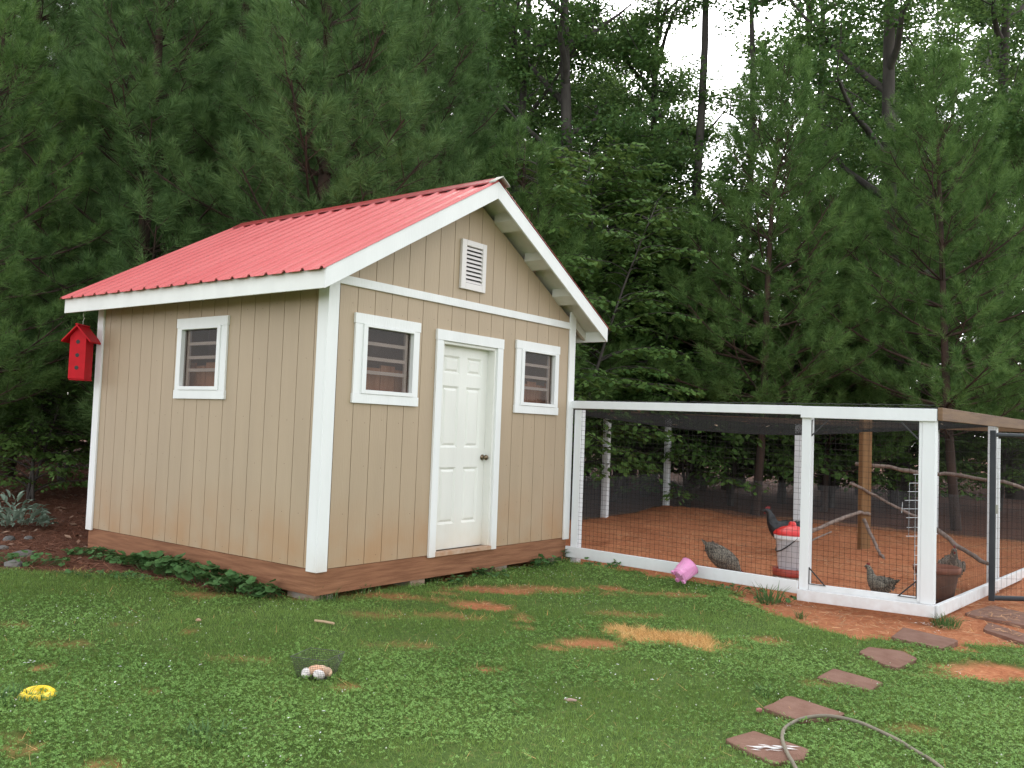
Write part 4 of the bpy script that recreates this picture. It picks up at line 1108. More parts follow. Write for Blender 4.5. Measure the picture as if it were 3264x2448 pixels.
for px, d, k, s, l in ((1855,19.2,'mapA',1.35,'maple sapling against the right side of the shed eave'),(2060,19.4,'mapA',1.35,'leafy maple sapling right of the shed roof slope'),(1990,19,'mapB',1.7,'broad maple sapling behind the two at the shed side'),
        (2330,18.4,'mapB',1.25,'maple sapling with low sprays behind the first run panel'),(2650,18.8,'mapB',1.15,'maple sapling with bright flat sprays above the gate panel'),(2860,18.6,'mapC',1.2,'low maple sapling drooping towards the right corner of the run'),
        (1760,15.4,'mapA',1.15,'maple sapling below the roof peak on its right'),(2200,17.6,'mapC',1.2,'low maple sapling behind the left far post of the run'),(2500,19.5,'mapA',1.1,'maple sapling behind the slim young pine'),(3180,19,'mapB',1.1,'maple sapling behind the open gate'),(120,13.2,'mapC',.8,'dark low sapling behind the rear corner of the shed'),(215,15.5,'mapB',.9,'taller dark sapling behind the birdhouse'),(60,19,'mapB',1.1,'dark sapling right of the dark pine trunk at the left edge'),(-60,20,'mapA',1.0,'dark sapling left of the dark pine trunk at the left edge'),(1950,18,'mapA',1.35,'tall maple sapling under the hardwood with low fork')):
    tree(k, px, d, l, s, group=MP)
FW = 'trees filling the deep wood'
rr = random.Random(99)
for row, (d, nm) in enumerate(((29, 'nearer'), (36, 'farther'))):
    for i, px in enumerate(range(-500, 3900, 170)):
        x = px+rr.uniform(-70, 70)+85*row
        s = rr.uniform(.8, 1.1)*(1.0+.05*row)
        if 2170 < x < 2520: s *= .36
        elif 1850 < x <= 2170: s *= .8
        key = 'hardC' if (row == 0 and i % 2) or 2170 < x < 2520 else ('hardA' if x < 1500 else 'hardB')
        tree(key, x, d+rr.uniform(-2, 2), 'leafy hardwood in the %s row of the deep wood, %s from the left' % (nm, ORD[i]), s, group=FW)
for i, px in enumerate(range(-300, 3700, 200)):
    tree(rr.choice(['mapB', 'mapC', 'mapA']), px+rr.uniform(-80, 80), rr.uniform(21, 26), 'dark sapling in the undergrowth of the deep wood, %s from the left' % ORD[i], rr.uniform(.9, 1.4), group='saplings in the deep wood')
# ================================================================== LAWN AND GROUND COVER
def ground_z(x, y):
    x = np.asarray(x, float); y = np.asarray(y, float)
    return zg_arr(x, y)+(vnoise(x, y, 1.3, 3)-.5)*.03+(vnoise(x, y, 6, 4)-.5)*.016
def gz1(x, y): return float(ground_z(np.array([x]), np.array([y]))[0])
def view_filter(x, y, margin=.24, dmin=2.3, dmax=11.5):
    d = (x-CAM[0])*fw[0]+(y-CAM[1])*fw[1]; s = (x-CAM[0])*rt[0]+(y-CAM[1])*rt[1]
    return (d > dmin) & (d < dmax) & (np.abs(s) < d*(.572+margin)+.7), d
def scatter(n, seed, near_bias=True):
    r = np.random.default_rng(seed)
    x = r.uniform(-5.6, 7.6, n); y = r.uniform(-7.6, 4.4, n)
    k, d = view_filter(x, y)
    keep = k & (r.random(n) < np.clip(1.25-(d-3)/9.5, .3, 1))
    return x[keep], y[keep], r
GRASS = leaf_mat('grass_blades', (.100,.180,.036), (.220,.345,.090), trans=.3, nscale=.9)
CLOVER = leaf_mat('clover_leaves', (.100,.205,.042), (.220,.375,.100), trans=.25, nscale=.8)
STRAWM = mat('dead_straw', (.56,.31,.10), .8, var=(.66,.44,.18), scale=5, island=.3)
x, y, r = scatter(1200000, 1)
lw, cl, st, wd = masks(x, y)
cv = np.clip((vnoise(x, y, .9, 71)*.6+vnoise(x, y, 2.3, 72)*.4-.36)*4.5, .08, 1)      # share of clover
cv = np.clip(cv+np.clip((-3.0-y)*.25, 0, .4), 0, 1)
thin = .30+.70*np.clip((vnoise(x, y, 2.1, 73)+vnoise(x, y, 6, 74)-.45)*1.8, 0, 1)
pave = np.zeros(len(x), bool)
for q in STONES_W: pave |= in_poly(x, y, q)
keep = (r.random(len(x)) < lw**3*thin*(1-.4*cv)) & ~pave
def blades(x, y, r, h0, h1, w, lean=.7, zoff=-.004):
    n = len(x); z = ground_z(x, y)+zoff; a = r.uniform(0, 6.283, n); h = r.uniform(h0, h1, n); l = r.random(n)*lean
    P = np.stack([x, y, z], 1); s = np.stack([-np.sin(a), np.cos(a), np.zeros(n)], 1)*(w*r.uniform(.7, 1.2, n))[:, None]
    az = r.uniform(0, 6.283, n); d = np.stack([np.cos(az)*l, np.sin(az)*l, np.ones(n)*.9], 1)*h[:, None]
    return np.stack([P-s, P+s, P+d], 1).reshape(-1, 3)
gr = np_mesh('grass', blades(x[keep], y[keep], r, .018, .052, .0021, 1.1), 3, GRASS); tag(gr, 'short patchy green grass of the lawn in front of the shed', 'grass', None, 'stuff')
xc, yc, r = scatter(560000, 2)
lw, cl, st, wd = masks(xc, yc)
cvc = np.clip((vnoise(xc, yc, .9, 71)*.6+vnoise(xc, yc, 2.3, 72)*.4-.36)*4.5, .08, 1); cvc = np.clip(cvc+np.clip((-3.0-yc)*.25, 0, .4), 0, 1)
pave = np.zeros(len(xc), bool)
for q in STONES_W: pave |= in_poly(xc, yc, q)
keep = (r.random(len(xc)) < lw**3*cvc) & ~pave
xc, yc = xc[keep], yc[keep]; n = len(xc); h = r.uniform(.010, .034, n); zc = ground_z(xc, yc)+h; a0 = r.uniform(0, 6.283, n); sz = r.uniform(.0038, .0070, n)
tilt = r.normal(0, .35, (n, 2)); V = []
for k in range(3):
    a = a0+k*2.0944; d = np.stack([np.cos(a), np.sin(a), tilt[:, 0]*np.cos(a)+tilt[:, 1]*np.sin(a)+.15], 1); s = np.stack([-np.sin(a), np.cos(a), -tilt[:, 0]*np.sin(a)+tilt[:, 1]*np.cos(a)], 1)
    P = np.stack([xc, yc, zc], 1); L = (sz*1.7)[:, None]; wv = sz[:, None]*.82
    V.append(np.stack([P, P+d*L*.62+s*wv, P+d*L, P+d*L*.62-s*wv], 1))
clv = np_mesh('clover', np.concatenate(V, 1).reshape(-1, 3), 4, CLOVER); tag(clv, 'low white clover leaves spread through the lawn', 'clover', None, 'stuff')
# clover blossoms
r = np.random.default_rng(3); xb, yb = r.uniform(-4, 5, 9000), r.uniform(-6, 1.5, 9000)
k, d = view_filter(xb, yb); lw, _, _, _ = masks(xb, yb)
k &= (r.random(9000) < .20*lw*np.clip((vnoise(xb, yb, 1.7, 81)-.35)*3, .05, 1))
b = MB()
for X_, Y_ in zip(xb[k], yb[k]):
    s = r.uniform(.003, .0055); z = gz1(X_, Y_)+r.uniform(.03, .055)
    b.add([(X_+s, Y_, z), (X_, Y_+s, z), (X_-s, Y_, z), (X_, Y_-s, z), (X_, Y_, z+s), (X_, Y_, z-s)], [(0,1,4),(1,2,4),(2,3,4),(3,0,4),(1,0,5),(2,1,5),(3,2,5),(0,3,5)])
bl = b.build('clover_blossoms', mat('blossom_white', (.50,.53,.42), .8), None); tag(bl, 'tiny white clover blossoms dotted over the lawn', 'blossoms', None, 'stuff')
# dead grass patch
r = np.random.default_rng(4); xs = STRAW_C[0]+r.normal(0, .32, 9000); ys = STRAW_C[1]+r.normal(0, .32, 9000)
lw, cl, st, wd = masks(xs, ys); k = r.random(9000) < st
xd = r.uniform(-4.2, 5, 60000); yd = r.uniform(-6.2, 3.5, 60000); kv, _ = view_filter(xd, yd); l2, c2, s2, w2 = masks(xd, yd)
kd = kv & (r.random(60000) < np.clip(4*l2*(1-l2), 0, 1)*.3+.035*l2+.04*c2*(xd < RX0)); xs = np.concatenate([xs[k], xd[kd]]); ys = np.concatenate([ys[k], yd[kd]]); k = np.ones(len(xs), bool)
dg = np_mesh('dead_grass', blades(xs[k], ys[k], r, .02, .055, .0018, 2.2, .003), 3, STRAWM); tag(dg, 'straw yellow dead grass, thickest in a patch in the lawn', 'dead grass', None, 'stuff')
# straw bits and chips on the clay of the run and the bare patches
r = np.random.default_rng(6); n = 26000; xs = r.uniform(1.0, 10.8, n); ys = r.uniform(-5.2, 2.3, n)
lw, cl, st, wd = masks(xs, ys); dd = (xs-CAM[0])*fw[0]+(ys-CAM[1])*fw[1]
k = (cl > .5) & (r.random(n) < np.clip(vnoise(xs, ys, .8, 91)*1.6-.35, .05, 1))
xs, ys = xs[k], ys[k]; n = len(xs); z = ground_z(xs, ys)+.02*((xs > RX0)); a = r.uniform(0, 6.283, n); L = r.uniform(.012, .05, n)[:, None]; P = np.stack([xs, ys, z+.012], 1)
d = np.stack([np.cos(a), np.sin(a), r.normal(0, .12, n)], 1)*L; s = np.stack([-np.sin(a), np.cos(a), r.normal(0, .2, n)], 1)*r.uniform(.0015, .004, n)[:, None]
ch = np_mesh('straw_bits', np.stack([P-d-s, P+d-s, P+d+s, P-d+s], 1).reshape(-1, 3), 4, mat('straw_chips', (.30,.15,.075), .85, var=(.46,.26,.13), scale=2, island=.55)); tag(ch, 'bits of straw and chips trodden into the red clay', 'straw', None, 'stuff')
# pine straw and dead leaves on the wood floor left of the shed
r = np.random.default_rng(8); n = 90000; xs = r.uniform(-3.5, 4.5, n); ys = r.uniform(.5, 15, n)
lw, cl, st, wd = masks(xs, ys); k = (wd > .3) & (r.random(n) < wd)
dd = (xs-CAM[0])*fw[0]+(ys-CAM[1])*fw[1]; ss = (xs-CAM[0])*rt[0]+(ys-CAM[1])*rt[1]; k &= (ss < -.30*dd)
xs, ys = xs[k], ys[k]; n = len(xs); z = ground_z(xs, ys)+.008; a = r.uniform(0, 6.283, n); L = r.uniform(.04, .10, n)[:, None]; P = np.stack([xs, ys, z], 1)
d = np.stack([np.cos(a), np.sin(a), r.normal(0, .2, n)], 1)*L; s = np.stack([-np.sin(a), np.cos(a), r.normal(0, .2, n)], 1)*.0035
ps = np_mesh('pine_straw', np.stack([P-d-s, P+d, P-d+s], 1).reshape(-1, 3), 3, mat('pine_straw', (.13,.05,.028), .85, var=(.24,.105,.06), scale=3, island=.5)); tag(ps, 'reddish brown pine straw covering the wood floor beside the shed', 'pine straw', None, 'stuff')
k = r.random(n) < .022; P2 = P[k]+np.array([0, 0, .012]); n2 = len(P2); a = r.uniform(0, 6.283, n2); L = r.uniform(.025, .055, n2)[:, None]
d = np.stack([np.cos(a), np.sin(a), r.normal(0, .3, n2)], 1)*L; s = np.stack([-np.sin(a), np.cos(a), r.normal(0, .3, n2)], 1)*L*.5
dl = np_mesh('dead_leaves', np.stack([P2-d, P2-s, P2+d, P2+s], 1).reshape(-1, 3), 4, mat('brown_leaf', (.17,.085,.05), .85, var=(.30,.19,.13), scale=3, island=.5)); tag(dl, 'brown dead leaves lying on the pine straw beside the shed', 'dead leaves', None, 'stuff')
# white droppings and flakes on ground and stones
r = np.random.default_rng(9); b = MB()
for px, py, n, sp in ((2952,2003,14,.05),(3010,2030,4,.03),(2530,1938,8,.06),(1830,2245,6,.04),(2640,2090,5,.04),(2490,2400,0,0),(100,2120,5,.02),(1040,2370,4,.06),(380,2150,20,.22),(300,1975,26,.14),(2050,2150,8,.2),(2570,1925,4,.03),(3070,2150,4,.04),(2280,2160,6,.1),(900,2330,6,.1)):
    c = on_ground(px, py)
    for k in range(n):
        X_, Y_ = c[0]+r.normal(0, sp), c[1]+r.normal(0, sp); z = gz1(X_, Y_)+.012+r.uniform(0, .03); a = r.uniform(0, 6.28); L = r.uniform(.005, .015); wv = L*r.uniform(.25, .5)
        ca, sa = math.cos(a), math.sin(a)
        b.add([(X_-ca*L, Y_-sa*L, z), (X_+sa*wv, Y_-ca*wv, z+.003), (X_+ca*L, Y_+sa*L, z+.002), (X_-sa*wv, Y_+ca*wv, z+.004)], [(0,1,2,3)])
wf = b.build('paint_flakes', mat('flake_white', (.75,.75,.74), .6), None); tag(wf, 'white flakes and droppings scattered on the ground', 'flakes', None, 'stuff')

# ================================================================== PLANTS
def leaf_disc(name, lobes, m, cup=.12):
    b = MB(); n = lobes*4; vs = [(0.08, 0, 0)]
    for k in range(n):
        a = 2*math.pi*k/n; rr_ = .5*(1+.13*math.cos(a*lobes))*(1-.25*max(0, math.cos(a-math.pi))**6)
        vs.append((rr_*math.cos(a)+.42, rr_*math.sin(a), cup*(rr_**2)*1.5-.04*math.cos(a*2)))
    fs = [(0, 1+k, 1+(k+1) % n) for k in range(n)]
    b.add(vs, fs); o = b.build(name, m, None, smooth=True); me_ = o.data; bpy.data.objects.remove(o); return me_
WEED = leaf_mat('weed_leaf', (.045,.115,.035), (.105,.215,.070), trans=.2, nscale=3)
WLEAF = leaf_disc('weed_leaf', 5, WEED)
STEM = mat('green_stem', (.06,.11,.03), .7)
def weed(label, px, py, n, spread, h, size, seed, group='weeds along the shed', w=None):
    p = on_ground(px, py) if w is None else w; r = random.Random(seed)
    c = thing('weed_plant', label, 'weed', (p[0], p[1], gz1(p[0], p[1])), 0, group); st_ = MB()
    for k in range(n):
        a = r.uniform(0, 6.283); q = spread*math.sqrt(r.random()); hh = h*r.uniform(.35, 1)*(1-.45*q/spread)
        dx, dy = rt[0]*math.cos(a)*q+fw[0]*math.sin(a)*q*.45, rt[1]*math.cos(a)*q+fw[1]*math.sin(a)*q*.45
        o = bpy.data.objects.new('leaf', WLEAF); COL.objects.link(o); o.parent = c
        o.location = (dx, dy, hh); s = size*r.uniform(.6, 1.2); o.scale = (s, s, s); o.rotation_euler = (r.gauss(0, .35), r.gauss(.25, .3), r.uniform(0, 6.283))
        st_.tube([(dx*.6, dy*.6, -.01), (dx, dy, hh)], .0022, 4, cap=False)
    st_.build('stems', STEM, c)
    return c
SIDE_Y = (3.25, 2.45, 2.1, 1.75, 1.3, .85, .5, 2.85)
for i, (px, py, n, sp, h, sz, l) in enumerate((
    (400,1790,34,.22,.09,.055,'small leaved weed at the rear end of the shed side'),(560,1815,22,.17,.12,.075,'low weed under the side window of the shed'),(640,1808,26,.17,.20,.105,'tall broad leaved weed below the side window'),
    (700,1835,30,.20,.17,.095,'broad leaved weed right of the tallest one on the shed side'),(790,1855,30,.2,.17,.10,'broad leaved weed at the middle of the shed side'),(870,1885,30,.19,.15,.095,'broad leaved weed near the front corner of the shed'),
    (930,1905,26,.15,.13,.085,'dark weed against the front corner block of the shed'),(480,1800,24,.2,.08,.06,'sparse creeping weed between the rear end and the side window'))):
    weed(l, px, py, int(n*2.2), sp*1.15, h*1.2, sz*.95, 100+i, w=(-.17, SIDE_Y[i], 0))
for i, (px, py, n, sp, h, sz, l) in enumerate(((1555,1810,22,.18,.13,.07,'weed right of the doorstep under the shed front'),(1735,1786,26,.16,.17,.075,'bushy weed near the right end of the shed front'),(1800,1785,22,.14,.15,.065,'weed at the corner where the run meets the shed'),
    (1960,1815,14,.10,.10,.05,'little weed under the first rail of the run'),(1880,1800,10,.10,.08,.05,'tiny weed left of the little rail weed'),(1450,1830,14,.12,.12,.06,'weed in the gap under the door'),(2330,1885,26,.35,.08,.045,'spreading low weed right of the pink bucket'),(2480,1915,20,.22,.08,.045,'low weed beside the grass clump at the gate panel'))):
    weed(l, px, py, n, sp, h, sz, 130+i, 'weeds along the shed front and run', w=(at_y(px, py, -.12)[0], -.12, 0) if i in (0, 1, 5) else None)
# tall grass clumps
TALLG = leaf_mat('tall_grass', (.060,.125,.040), (.130,.230,.080), trans=.25, nscale=2)
def clump(label, px, py, n, rad, h, seed, w=.0045, m=TALLG):
    p = on_ground(px, py); r = np.random.default_rng(seed); V = []
    for k in range(n):
        a = r.uniform(0, 6.283); q = rad*math.sqrt(r.random())*.5; L = h*r.uniform(.5, 1.05); out = r.uniform(.1, .8); az = a+r.normal(0, .6)
        b0 = np.array([math.cos(a)*q, math.sin(a)*q, -.01]); d = np.array([math.cos(az)*out, math.sin(az)*out, 1.0]); d /= np.linalg.norm(d); m1_ = b0+d*L*.55; d2 = d+np.array([math.cos(az)*.5, math.sin(az)*.5, -.35]); tp_ = m1_+d2/np.linalg.norm(d2)*L*.5
        s = np.array([-math.sin(az), math.cos(az), 0])*w; V += [b0-s, b0+s, m1_+s*.8, m1_-s*.8, m1_-s*.8, m1_+s*.8, tp_+s*.1, tp_-s*.1]
    o = np_mesh('grass_clump', np.array(V), 4, m); o.location = (p[0], p[1], gz1(p[0], p[1]))
    return tag(o, label, 'grass', 'tall grass clumps')
for i, a in enumerate((('tall grass clump with wide blades in front of the gate panel post',2450,1922,60,.22,.22,.006),('dark dense grass clump at the foot of the run corner',3012,1998,150,.22,.15,.0035),('ragged grass clump below the shed front, right of the corner',1150,1885,110,.35,.15,.003),
    ('grass clump against the front corner of the shed',1040,1912,70,.2,.16,.003),('wide bladed grass clump in the lower left lawn',650,2360,46,.2,.12,.005),('grass clump left of the yellow dish',20,2240,90,.3,.10,.004),('grass clump under the doorstep of the shed',1370,1850,60,.22,.14,.003),('small grass clump in the clay before the gate panel',2555,1965,40,.08,.10,.003),('wide bladed grass clump right of the egg basket path',2440,2215,50,.14,.09,.004))):
    clump(a[0], a[1], a[2], a[3], a[4], a[5], 200+i, a[6])
# lamb's ear
LAMB = leaf_mat('silver_leaf', (.16,.23,.17), (.30,.38,.30), trans=.1, rough=.85, nscale=4)
def lamb_leaf():
    b = MB(); n = 6; vs = []
    for i in range(n+1):
        f = i/n; wv = .17*math.sin(math.pi*min(1, f*.93+.07))**.7; z = .28*math.sin(f*2.2)-.05*f; x_ = f*1.0
        vs += [(x_, -wv, z+wv*.35), (x_, 0, z), (x_, wv, z+wv*.35)]
    fs = []
    for i in range(n): fs += [(3*i, 3*i+1, 3*i+4, 3*i+3), (3*i+1, 3*i+2, 3*i+5, 3*i+4)]
    o = b.add(vs, fs).build('lamb_leaf', LAMB, None, smooth=True); me_ = o.data; bpy.data.objects.remove(o); return me_
LL = lamb_leaf()
p = on_ground(40, 1685); lam = thing('silver_leaf_plant', 'clump of silvery green velvety leaves at the left edge behind the rocks', 'plant', (p[0], p[1], gz1(p[0], p[1])))
r = random.Random(5)
for k in range(240):
    a = r.uniform(0, 6.283); q = .42*math.sqrt(r.random()); o = bpy.data.objects.new('leaf', LL); COL.objects.link(o); o.parent = lam
    dx, dy = rt[0]*math.cos(a)*q+fw[0]*math.sin(a)*q*.6, rt[1]*math.cos(a)*q+fw[1]*math.sin(a)*q*.6
    s = r.uniform(.09, .155); o.location = (dx, dy, .03+.34*(1-(q/.42)**2)*r.random()+.02); o.scale = (s, s, s); o.rotation_euler = (r.gauss(0, .25), r.gauss(-.25, .35), math.atan2(dy, dx)+r.gauss(0, .7))
p2 = on_ground(20, 1600)
# rocks
def rock(label, px, py, sx, sy, sz, seed):
    bm = bmesh.new(); bmesh.ops.create_icosphere(bm, subdivisions=2, radius=1); r = random.Random(seed)
    ph = [r.uniform(0, 6) for _ in range(6)]
    for v in bm.verts:
        c = v.co; k = 1+.16*math.sin(2.3*c.x+ph[0])*math.cos(2.1*c.y+ph[1])+.10*math.sin(4*c.z+ph[2]+3*c.x); k = min(k, 1.08)
        v.co = Vector((c.x*sx*k, c.y*sy*k, c.z*sz*k))
    me_ = bpy.data.meshes.new('rock'); bm.to_mesh(me_); bm.free(); me_.materials.append(ROCK)
    o = bpy.data.objects.new('rock', me_); COL.objects.link(o); p = on_ground(px, py); o.location = (p[0], p[1], gz1(p[0], p[1])+sz*.2); o.rotation_euler = (0, 0, r.uniform(0, 6))
    tag(o, label, 'rock', 'rocks below the silvery plant')
rock('pale flat rock just under the silvery plant', 28, 1722, .10, .06, .04, 1); rock('small dark rock right of the pale flat one', 92, 1716, .07, .05, .03, 2)
rock('brownish upright rock among the weeds at the left edge', 72, 1772, .11, .07, .055, 3); rock('grey rock lowest of the rocks at the left edge', 42, 1806, .09, .07, .05, 4); rock('dark rock at the very left under the silvery plant', 8, 1752, .06, .05, .03, 5)
weed('weed around the rocks at the left edge', 90, 1800, 60, .40, .14, .06, 300, None)
weed('thin weed patch between the rocks and the shed', 330, 1840, 40, .45, .06, .04, 301, None)

# ================================================================== STEPPING STONES, HOSE, SMALL THINGS
SPATH = 'stepping stones through the lawn'
def slab_stone(poly, label, th=.045, lift=.012, group=SPATH):
    c = np.mean(np.array(poly), 0); z = gz1(c[0], c[1]); b = MB()
    q = [(x-c[0], y-c[1]) for x, y in poly]
    out = []
    n = len(q); r = random.Random(int(abs(c[0]*1000)))
    for i in range(n):      # chipped corners and slightly wavering edges
        a, d, e = np.array(q[i-1]), np.array(q[i]), np.array(q[(i+1) % n])
        out.append(tuple(d+(a-d)*r.uniform(.03, .09))); out.append(tuple(d+(e-d)*r.uniform(.03, .08)))
        for f in (.35, .65):
            m_ = d+(e-d)*f; nv = np.array([-(e-d)[1], (e-d)[0]]); nv /= np.linalg.norm(nv); out.append(tuple(m_+nv*r.uniform(-.006, .006)))
    zc = [gz1(c[0]+x, c[1]+y)-z for x, y in q]
    b.prism(out, 'z', -th+lift, lift)
    if sum((out[i][0]*out[(i+1) % len(out)][1]-out[(i+1) % len(out)][0]*out[i][1]) for i in range(len(out))) > 0: b.f = [f[::-1] for f in b.f]
    A = np.array([[x, y, 1] for x, y in q]); co = np.linalg.lstsq(A, np.array(zc), rcond=None)[0]
    b.v = [(x, y, zz+co[0]*x+co[1]*y) for x, y, zz in b.v]
    o = b.build('stepping_stone', STONE, None, bevel=.006); o.location = (c[0], c[1], z); return tag(o, label, 'stone', group)
for q, l in zip(STONES_W, ('brown stepping stone smeared with white, nearest the bottom, under the hose','brown stepping stone touching the top of the hose loop','rectangular brown stepping stone, third up from the bottom','rounded brown stepping stone with worn edges, fourth up from the bottom','brown stepping stone on the clay by the corner of the run',
        'long brown paving slab below the open gate','brown paving slab in front of the open gate at the right edge')):
    slab_stone(q, l, lift=.022)
# white smear on the nearest stone
p = on_ground(2475, 2395); b = MB(); r = random.Random(3)
for k in range(26):
    a = VR-.15+r.gauss(0, .12); L = r.uniform(.012, .05); wv = r.uniform(.002, .006); x0 = r.gauss(0, .055); y0 = r.gauss(0, .022)
    cx_, cy_ = x0*math.cos(VR)-y0*math.sin(VR), x0*math.sin(VR)+y0*math.cos(VR); ca, sa = math.cos(a), math.sin(a)
    zz = .0265+k*.00004
    b.add([(cx_-ca*L-sa*wv*.2, cy_-sa*L+ca*wv*.2, zz), (cx_+sa*wv, cy_-ca*wv, zz), (cx_+ca*L, cy_+sa*L, zz), (cx_-sa*wv, cy_+ca*wv, zz)], [(0,1,2,3)])
o = b.build('droppings', MATS['flake_white'], None); o.location = (p[0], p[1], gz1(p[0], p[1])); tag(o, 'white streaks smeared on the nearest stepping stone', 'smear', None, 'stuff')
# hose
HP = [(2560,2560),(2535,2470),(2508,2420),(2493,2370),(2500,2335),(2530,2312),(2575,2303),(2640,2303),(2720,2319),(2790,2343),(2870,2380),(2935,2418),(2985,2455),(3050,2520)]
pts = [on_ground(*q) for q in HP]; P_ = []
for i in range(len(pts)-1):
    p0, p1, p2_, p3 = pts[max(i-1, 0)], pts[i], pts[i+1], pts[min(i+2, len(pts)-1)]
    for k in range(6):
        f = k/6; q = .5*((2*p1)+(-p0+p2_)*f+(2*p0-5*p1+4*p2_-p3)*f*f+(-p0+3*p1-3*p2_+p3)*f**3); P_.append((q[0], q[1], gz1(q[0], q[1])+.030+.006*math.sin(i+f)))
hose = MB().tube(P_, .0098, 10).build('garden_hose', mat('hose_grey', (.20,.17,.12), .65, var=(.15,.13,.095), scale=9), None, smooth=True); tag(hose, 'grey brown garden hose looping over the lawn at the bottom right', 'hose')
# stick
a, c = on_ground(1003, 1990), on_ground(1064, 2004)
so_ = MB().tube([Vector((q[0], q[1], gz1(q[0], q[1])+.03)) for q in (a, .5*(a+c), c)], [.0085, .0095, .0085], 8).build('stick', mat('pale_wood', (.46,.33,.20), .8, var=(.40,.27,.16), scale=20), None); tag(so_, 'short straight pale stick lying in the grass above the egg basket', 'stick')
# yellow dish
p = on_ground(118, 2218); YEL = mat('yellow_plastic', (.85,.60,.02), .4, var=(.80,.55,.015), scale=6)
yd = MB().lathe([(.0,.008),(.048,.008),(.056,.018),(.062,.044),(.068,.047),(.076,.043),(.092,.022),(.102,.006),(.100,.0),(.0,.0)], 36).build('dish', YEL, None, smooth=True); yd.location = (p[0], p[1], gz1(p[0], p[1])+.012); yd.rotation_euler = (R(5), R(-4), 0); yd.scale = (.97, .97, .62)
yd.name = 'yellow_dish'; tag(yd, 'round yellow plastic dish lying in the lawn at the left edge', 'dish')
clump('grass blades crossing the front of the yellow dish', 125, 2240, 26, .2, .08, 230, .0025)
# pink toy bucket, tipped over
PINK = mat('pink_plastic', (.88,.40,.67), .3, var=(.86,.30,.60), scale=5); PINK.node_tree.nodes['Principled BSDF'].inputs['Transmission Weight'].default_value = .15
p = on_ground(2163, 1868)
pk = thing('toy_bucket', 'pink plastic toy bucket tipped over against the bottom rail of the run', 'bucket', (p[0], p[1], gz1(p[0], p[1])+.10))
pk.scale = (.98,)*3
def sq_ring(hw, z, n=24, e=.45): return [(hw*np.sign(math.cos(t))*abs(math.cos(t))**e, hw*np.sign(math.sin(t))*abs(math.sin(t))**e, z) for t in [2*math.pi*k/n for k in range(n)]]
vs = []; prof = ((.0,.0,.45),(.060,.0,.45),(.066,.01,.45),(.078,.07,.5),(.080,.075,.5),(.088,.13,.7),(.100,.175,.95),(.106,.178,1),(.102,.182,1),(.095,.17,.95),(.072,.02,.5),(.0,.018,.5))
for hw, z, e in prof: vs += sq_ring(max(hw, .0005), z, 24, e)
b = MB().add(vs, [(i*24+k, i*24+(k+1) % 24, (i+1)*24+(k+1) % 24, (i+1)*24+k) for i in range(len(prof)-1) for k in range(24)])
bo = b.build('bucket_body', PINK, pk, smooth=False)
cr = MB()
for (sx, sy) in ((-1,-1),(1,-1),(1,1),(-1,1)): cr.box(sx*.05-.018, sx*.05+.018, sy*.05-.018, sy*.05+.018, -.02, .004)
cr.build('turret', PINK, pk, bevel=.003)
axv = Vector((rt[0]*.62+0, rt[1]*.62, .50))-Vector((fw[0], fw[1], 0))*-.35
pk.rotation_euler = axv.to_track_quat('Z', 'X').to_euler()
# egg basket
p = on_ground(1010, 2158); BZ = gz1(p[0], p[1])
eb = thing('wire_basket', 'square dark wire mesh basket holding eggs in the lawn', 'basket', (p[0], p[1], BZ+.012), VR+R(-17))
BW = mat('basket_wire', (.055,.05,.05), .5, metal=.4); RIM = mat('basket_rim', (.11,.105,.10), .5, metal=.4)
bb, tt, hh = .085, .118, .125
def bp(u, v, f): k = bb+(tt-bb)*f; return (u*k, v*k, f*hh)
b = MB(); N_ = 18
for k in range(N_+1):
    q = -1+2*k/N_
    for (e0, e1) in (((q,-1),(q,-1)),((q,1),(q,1)),((-1,q),(-1,q)),((1,q),(1,q))): b.tube([bp(*e0, 0), bp(*e1, 1)], .0008, 3, cap=False)
    b.tube([bp(q,-1,0), bp(q,1,0)], .0008, 3, cap=False); b.tube([bp(-1,q,0), bp(1,q,0)], .0008, 3, cap=False)
for k in range(11):
    f = k/10; b.tube([bp(-1,-1,f), bp(1,-1,f), bp(1,1,f), bp(-1,1,f), bp(-1,-1,f)], .0008, 3, cap=False)
b.build('mesh', BW, eb)
MB().tube([bp(-1,-1,1), bp(1,-1,1), bp(1,1,1), bp(-1,1,1), bp(-1,-1,1)], .0018, 6).build('rim', RIM, eb)
MB().tube([bp(1,.3,1), (tt+.02, .0, hh-.005), (tt+.035, .02, hh-.03)], .0022, 6).build('catch', RIM, eb)
EGG_T = mat('tan_egg', (.74,.42,.26), .55, var=(.78,.50,.34), scale=9); EGG_P = mat('pale_egg', (.84,.79,.76), .5, var=(.78,.70,.66), scale=12); EGG_C = mat('cream_egg', (.72,.50,.34), .55, var=(.68,.44,.29), scale=9)
Mw = Matrix.Translation((p[0], p[1], BZ+.012)) @ Matrix.Rotation(VR+R(-17), 4, 'Z')
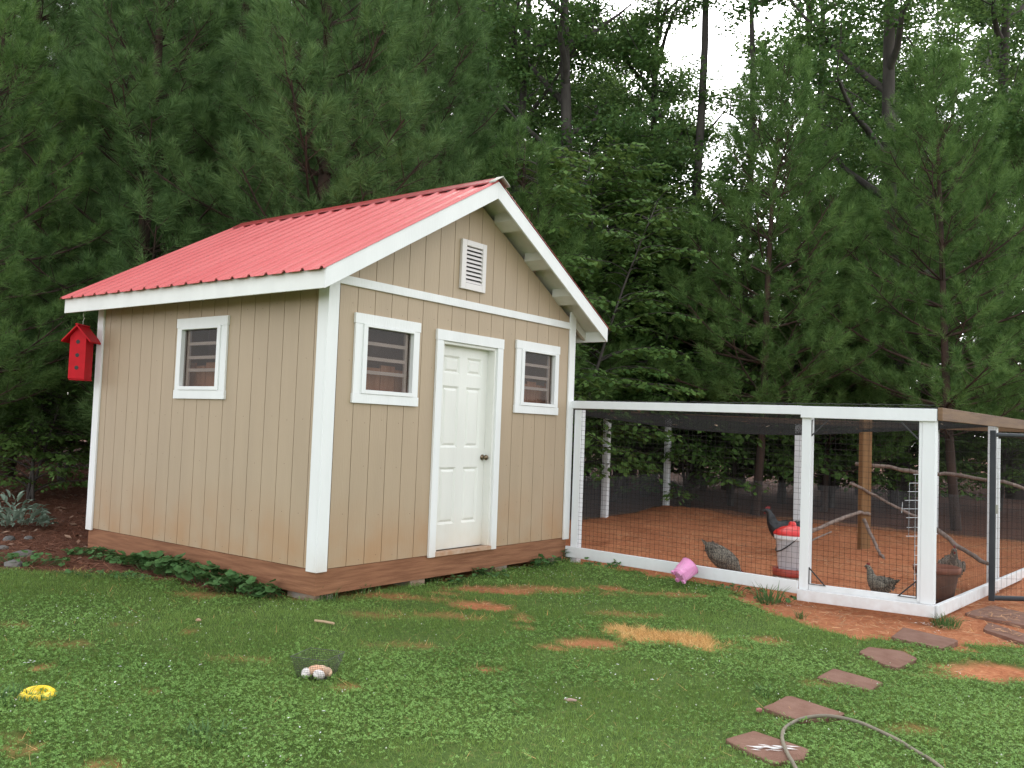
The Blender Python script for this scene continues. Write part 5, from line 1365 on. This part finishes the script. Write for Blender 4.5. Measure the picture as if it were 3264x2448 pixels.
for i, (u, v, z, m, l) in enumerate(((-.040,-.060,.024,EGG_P,'white egg at the left of the basket'),(.046,-.062,.024,EGG_P,'speckled pale egg at the front of the basket'),(.062,.004,.026,EGG_C,'pale cream egg at the back right of the basket'),(-.020,.002,.026,EGG_T,'tan egg at the back left of the basket'),(.022,.012,.030,EGG_C,'cream egg in the middle of the back of the basket'),(.004,-.035,.040,EGG_T,'tan egg lying in the middle of the basket'))):
    prf = [(0,-.029)]+[(.0215*math.cos(t)*(1-.10*math.sin(t)), .029*math.sin(t)) for t in np.linspace(-1.45, 1.45, 11)]+[(0,.029)]
    e = MB().lathe(prf, 18).build('egg', m, None, smooth=True); e.scale = (1.36,)*3; e.location = Mw @ Vector((u, v, z)); rr_ = random.Random(i+4); e.rotation_euler = (R(80)+rr_.gauss(0,.3), rr_.gauss(0,.3), rr_.uniform(0,6)); tag(e, l, 'egg', 'eggs in the wire basket')
# pinkish scrap and stone chip in the lawn
def chip(name, label, px, py, sx, sy, sz, m, cat):
    q = on_ground(px, py); bm = bmesh.new(); bmesh.ops.create_icosphere(bm, subdivisions=1, radius=1); r = random.Random(px)
    for v in bm.verts: v.co = Vector((v.co.x*sx*r.uniform(.75,1.2), v.co.y*sy*r.uniform(.75,1.2), v.co.z*sz*r.uniform(.8,1.1)))
    me_ = bpy.data.meshes.new(name); bm.to_mesh(me_); bm.free(); me_.materials.append(m); o = bpy.data.objects.new(name, me_); COL.objects.link(o)
    o.location = (q[0], q[1], gz1(q[0], q[1])+.02); o.rotation_euler = (0, 0, VR+r.uniform(-.3,.3)); tag(o, label, cat)
chip('stone_chip', 'small tan stone chip in the lawn left of the stick', 632, 1983, .025, .018, .014, mat('tan_stone', (.42,.27,.17), .9), 'stone')
chip('bark_scrap', 'pinkish scrap lying in the lawn left of the stepping stones', 1818, 2242, .05, .012, .010, mat('pink_scrap', (.45,.30,.26), .8, var=(.3,.2,.15), scale=30), 'scrap')
chip('brick_bit', 'small pinkish brick bit at the corner of the second stepping stone', 2420, 2272, .022, .018, .018, mat('pink_brick', (.34,.14,.12), .9), 'brick')
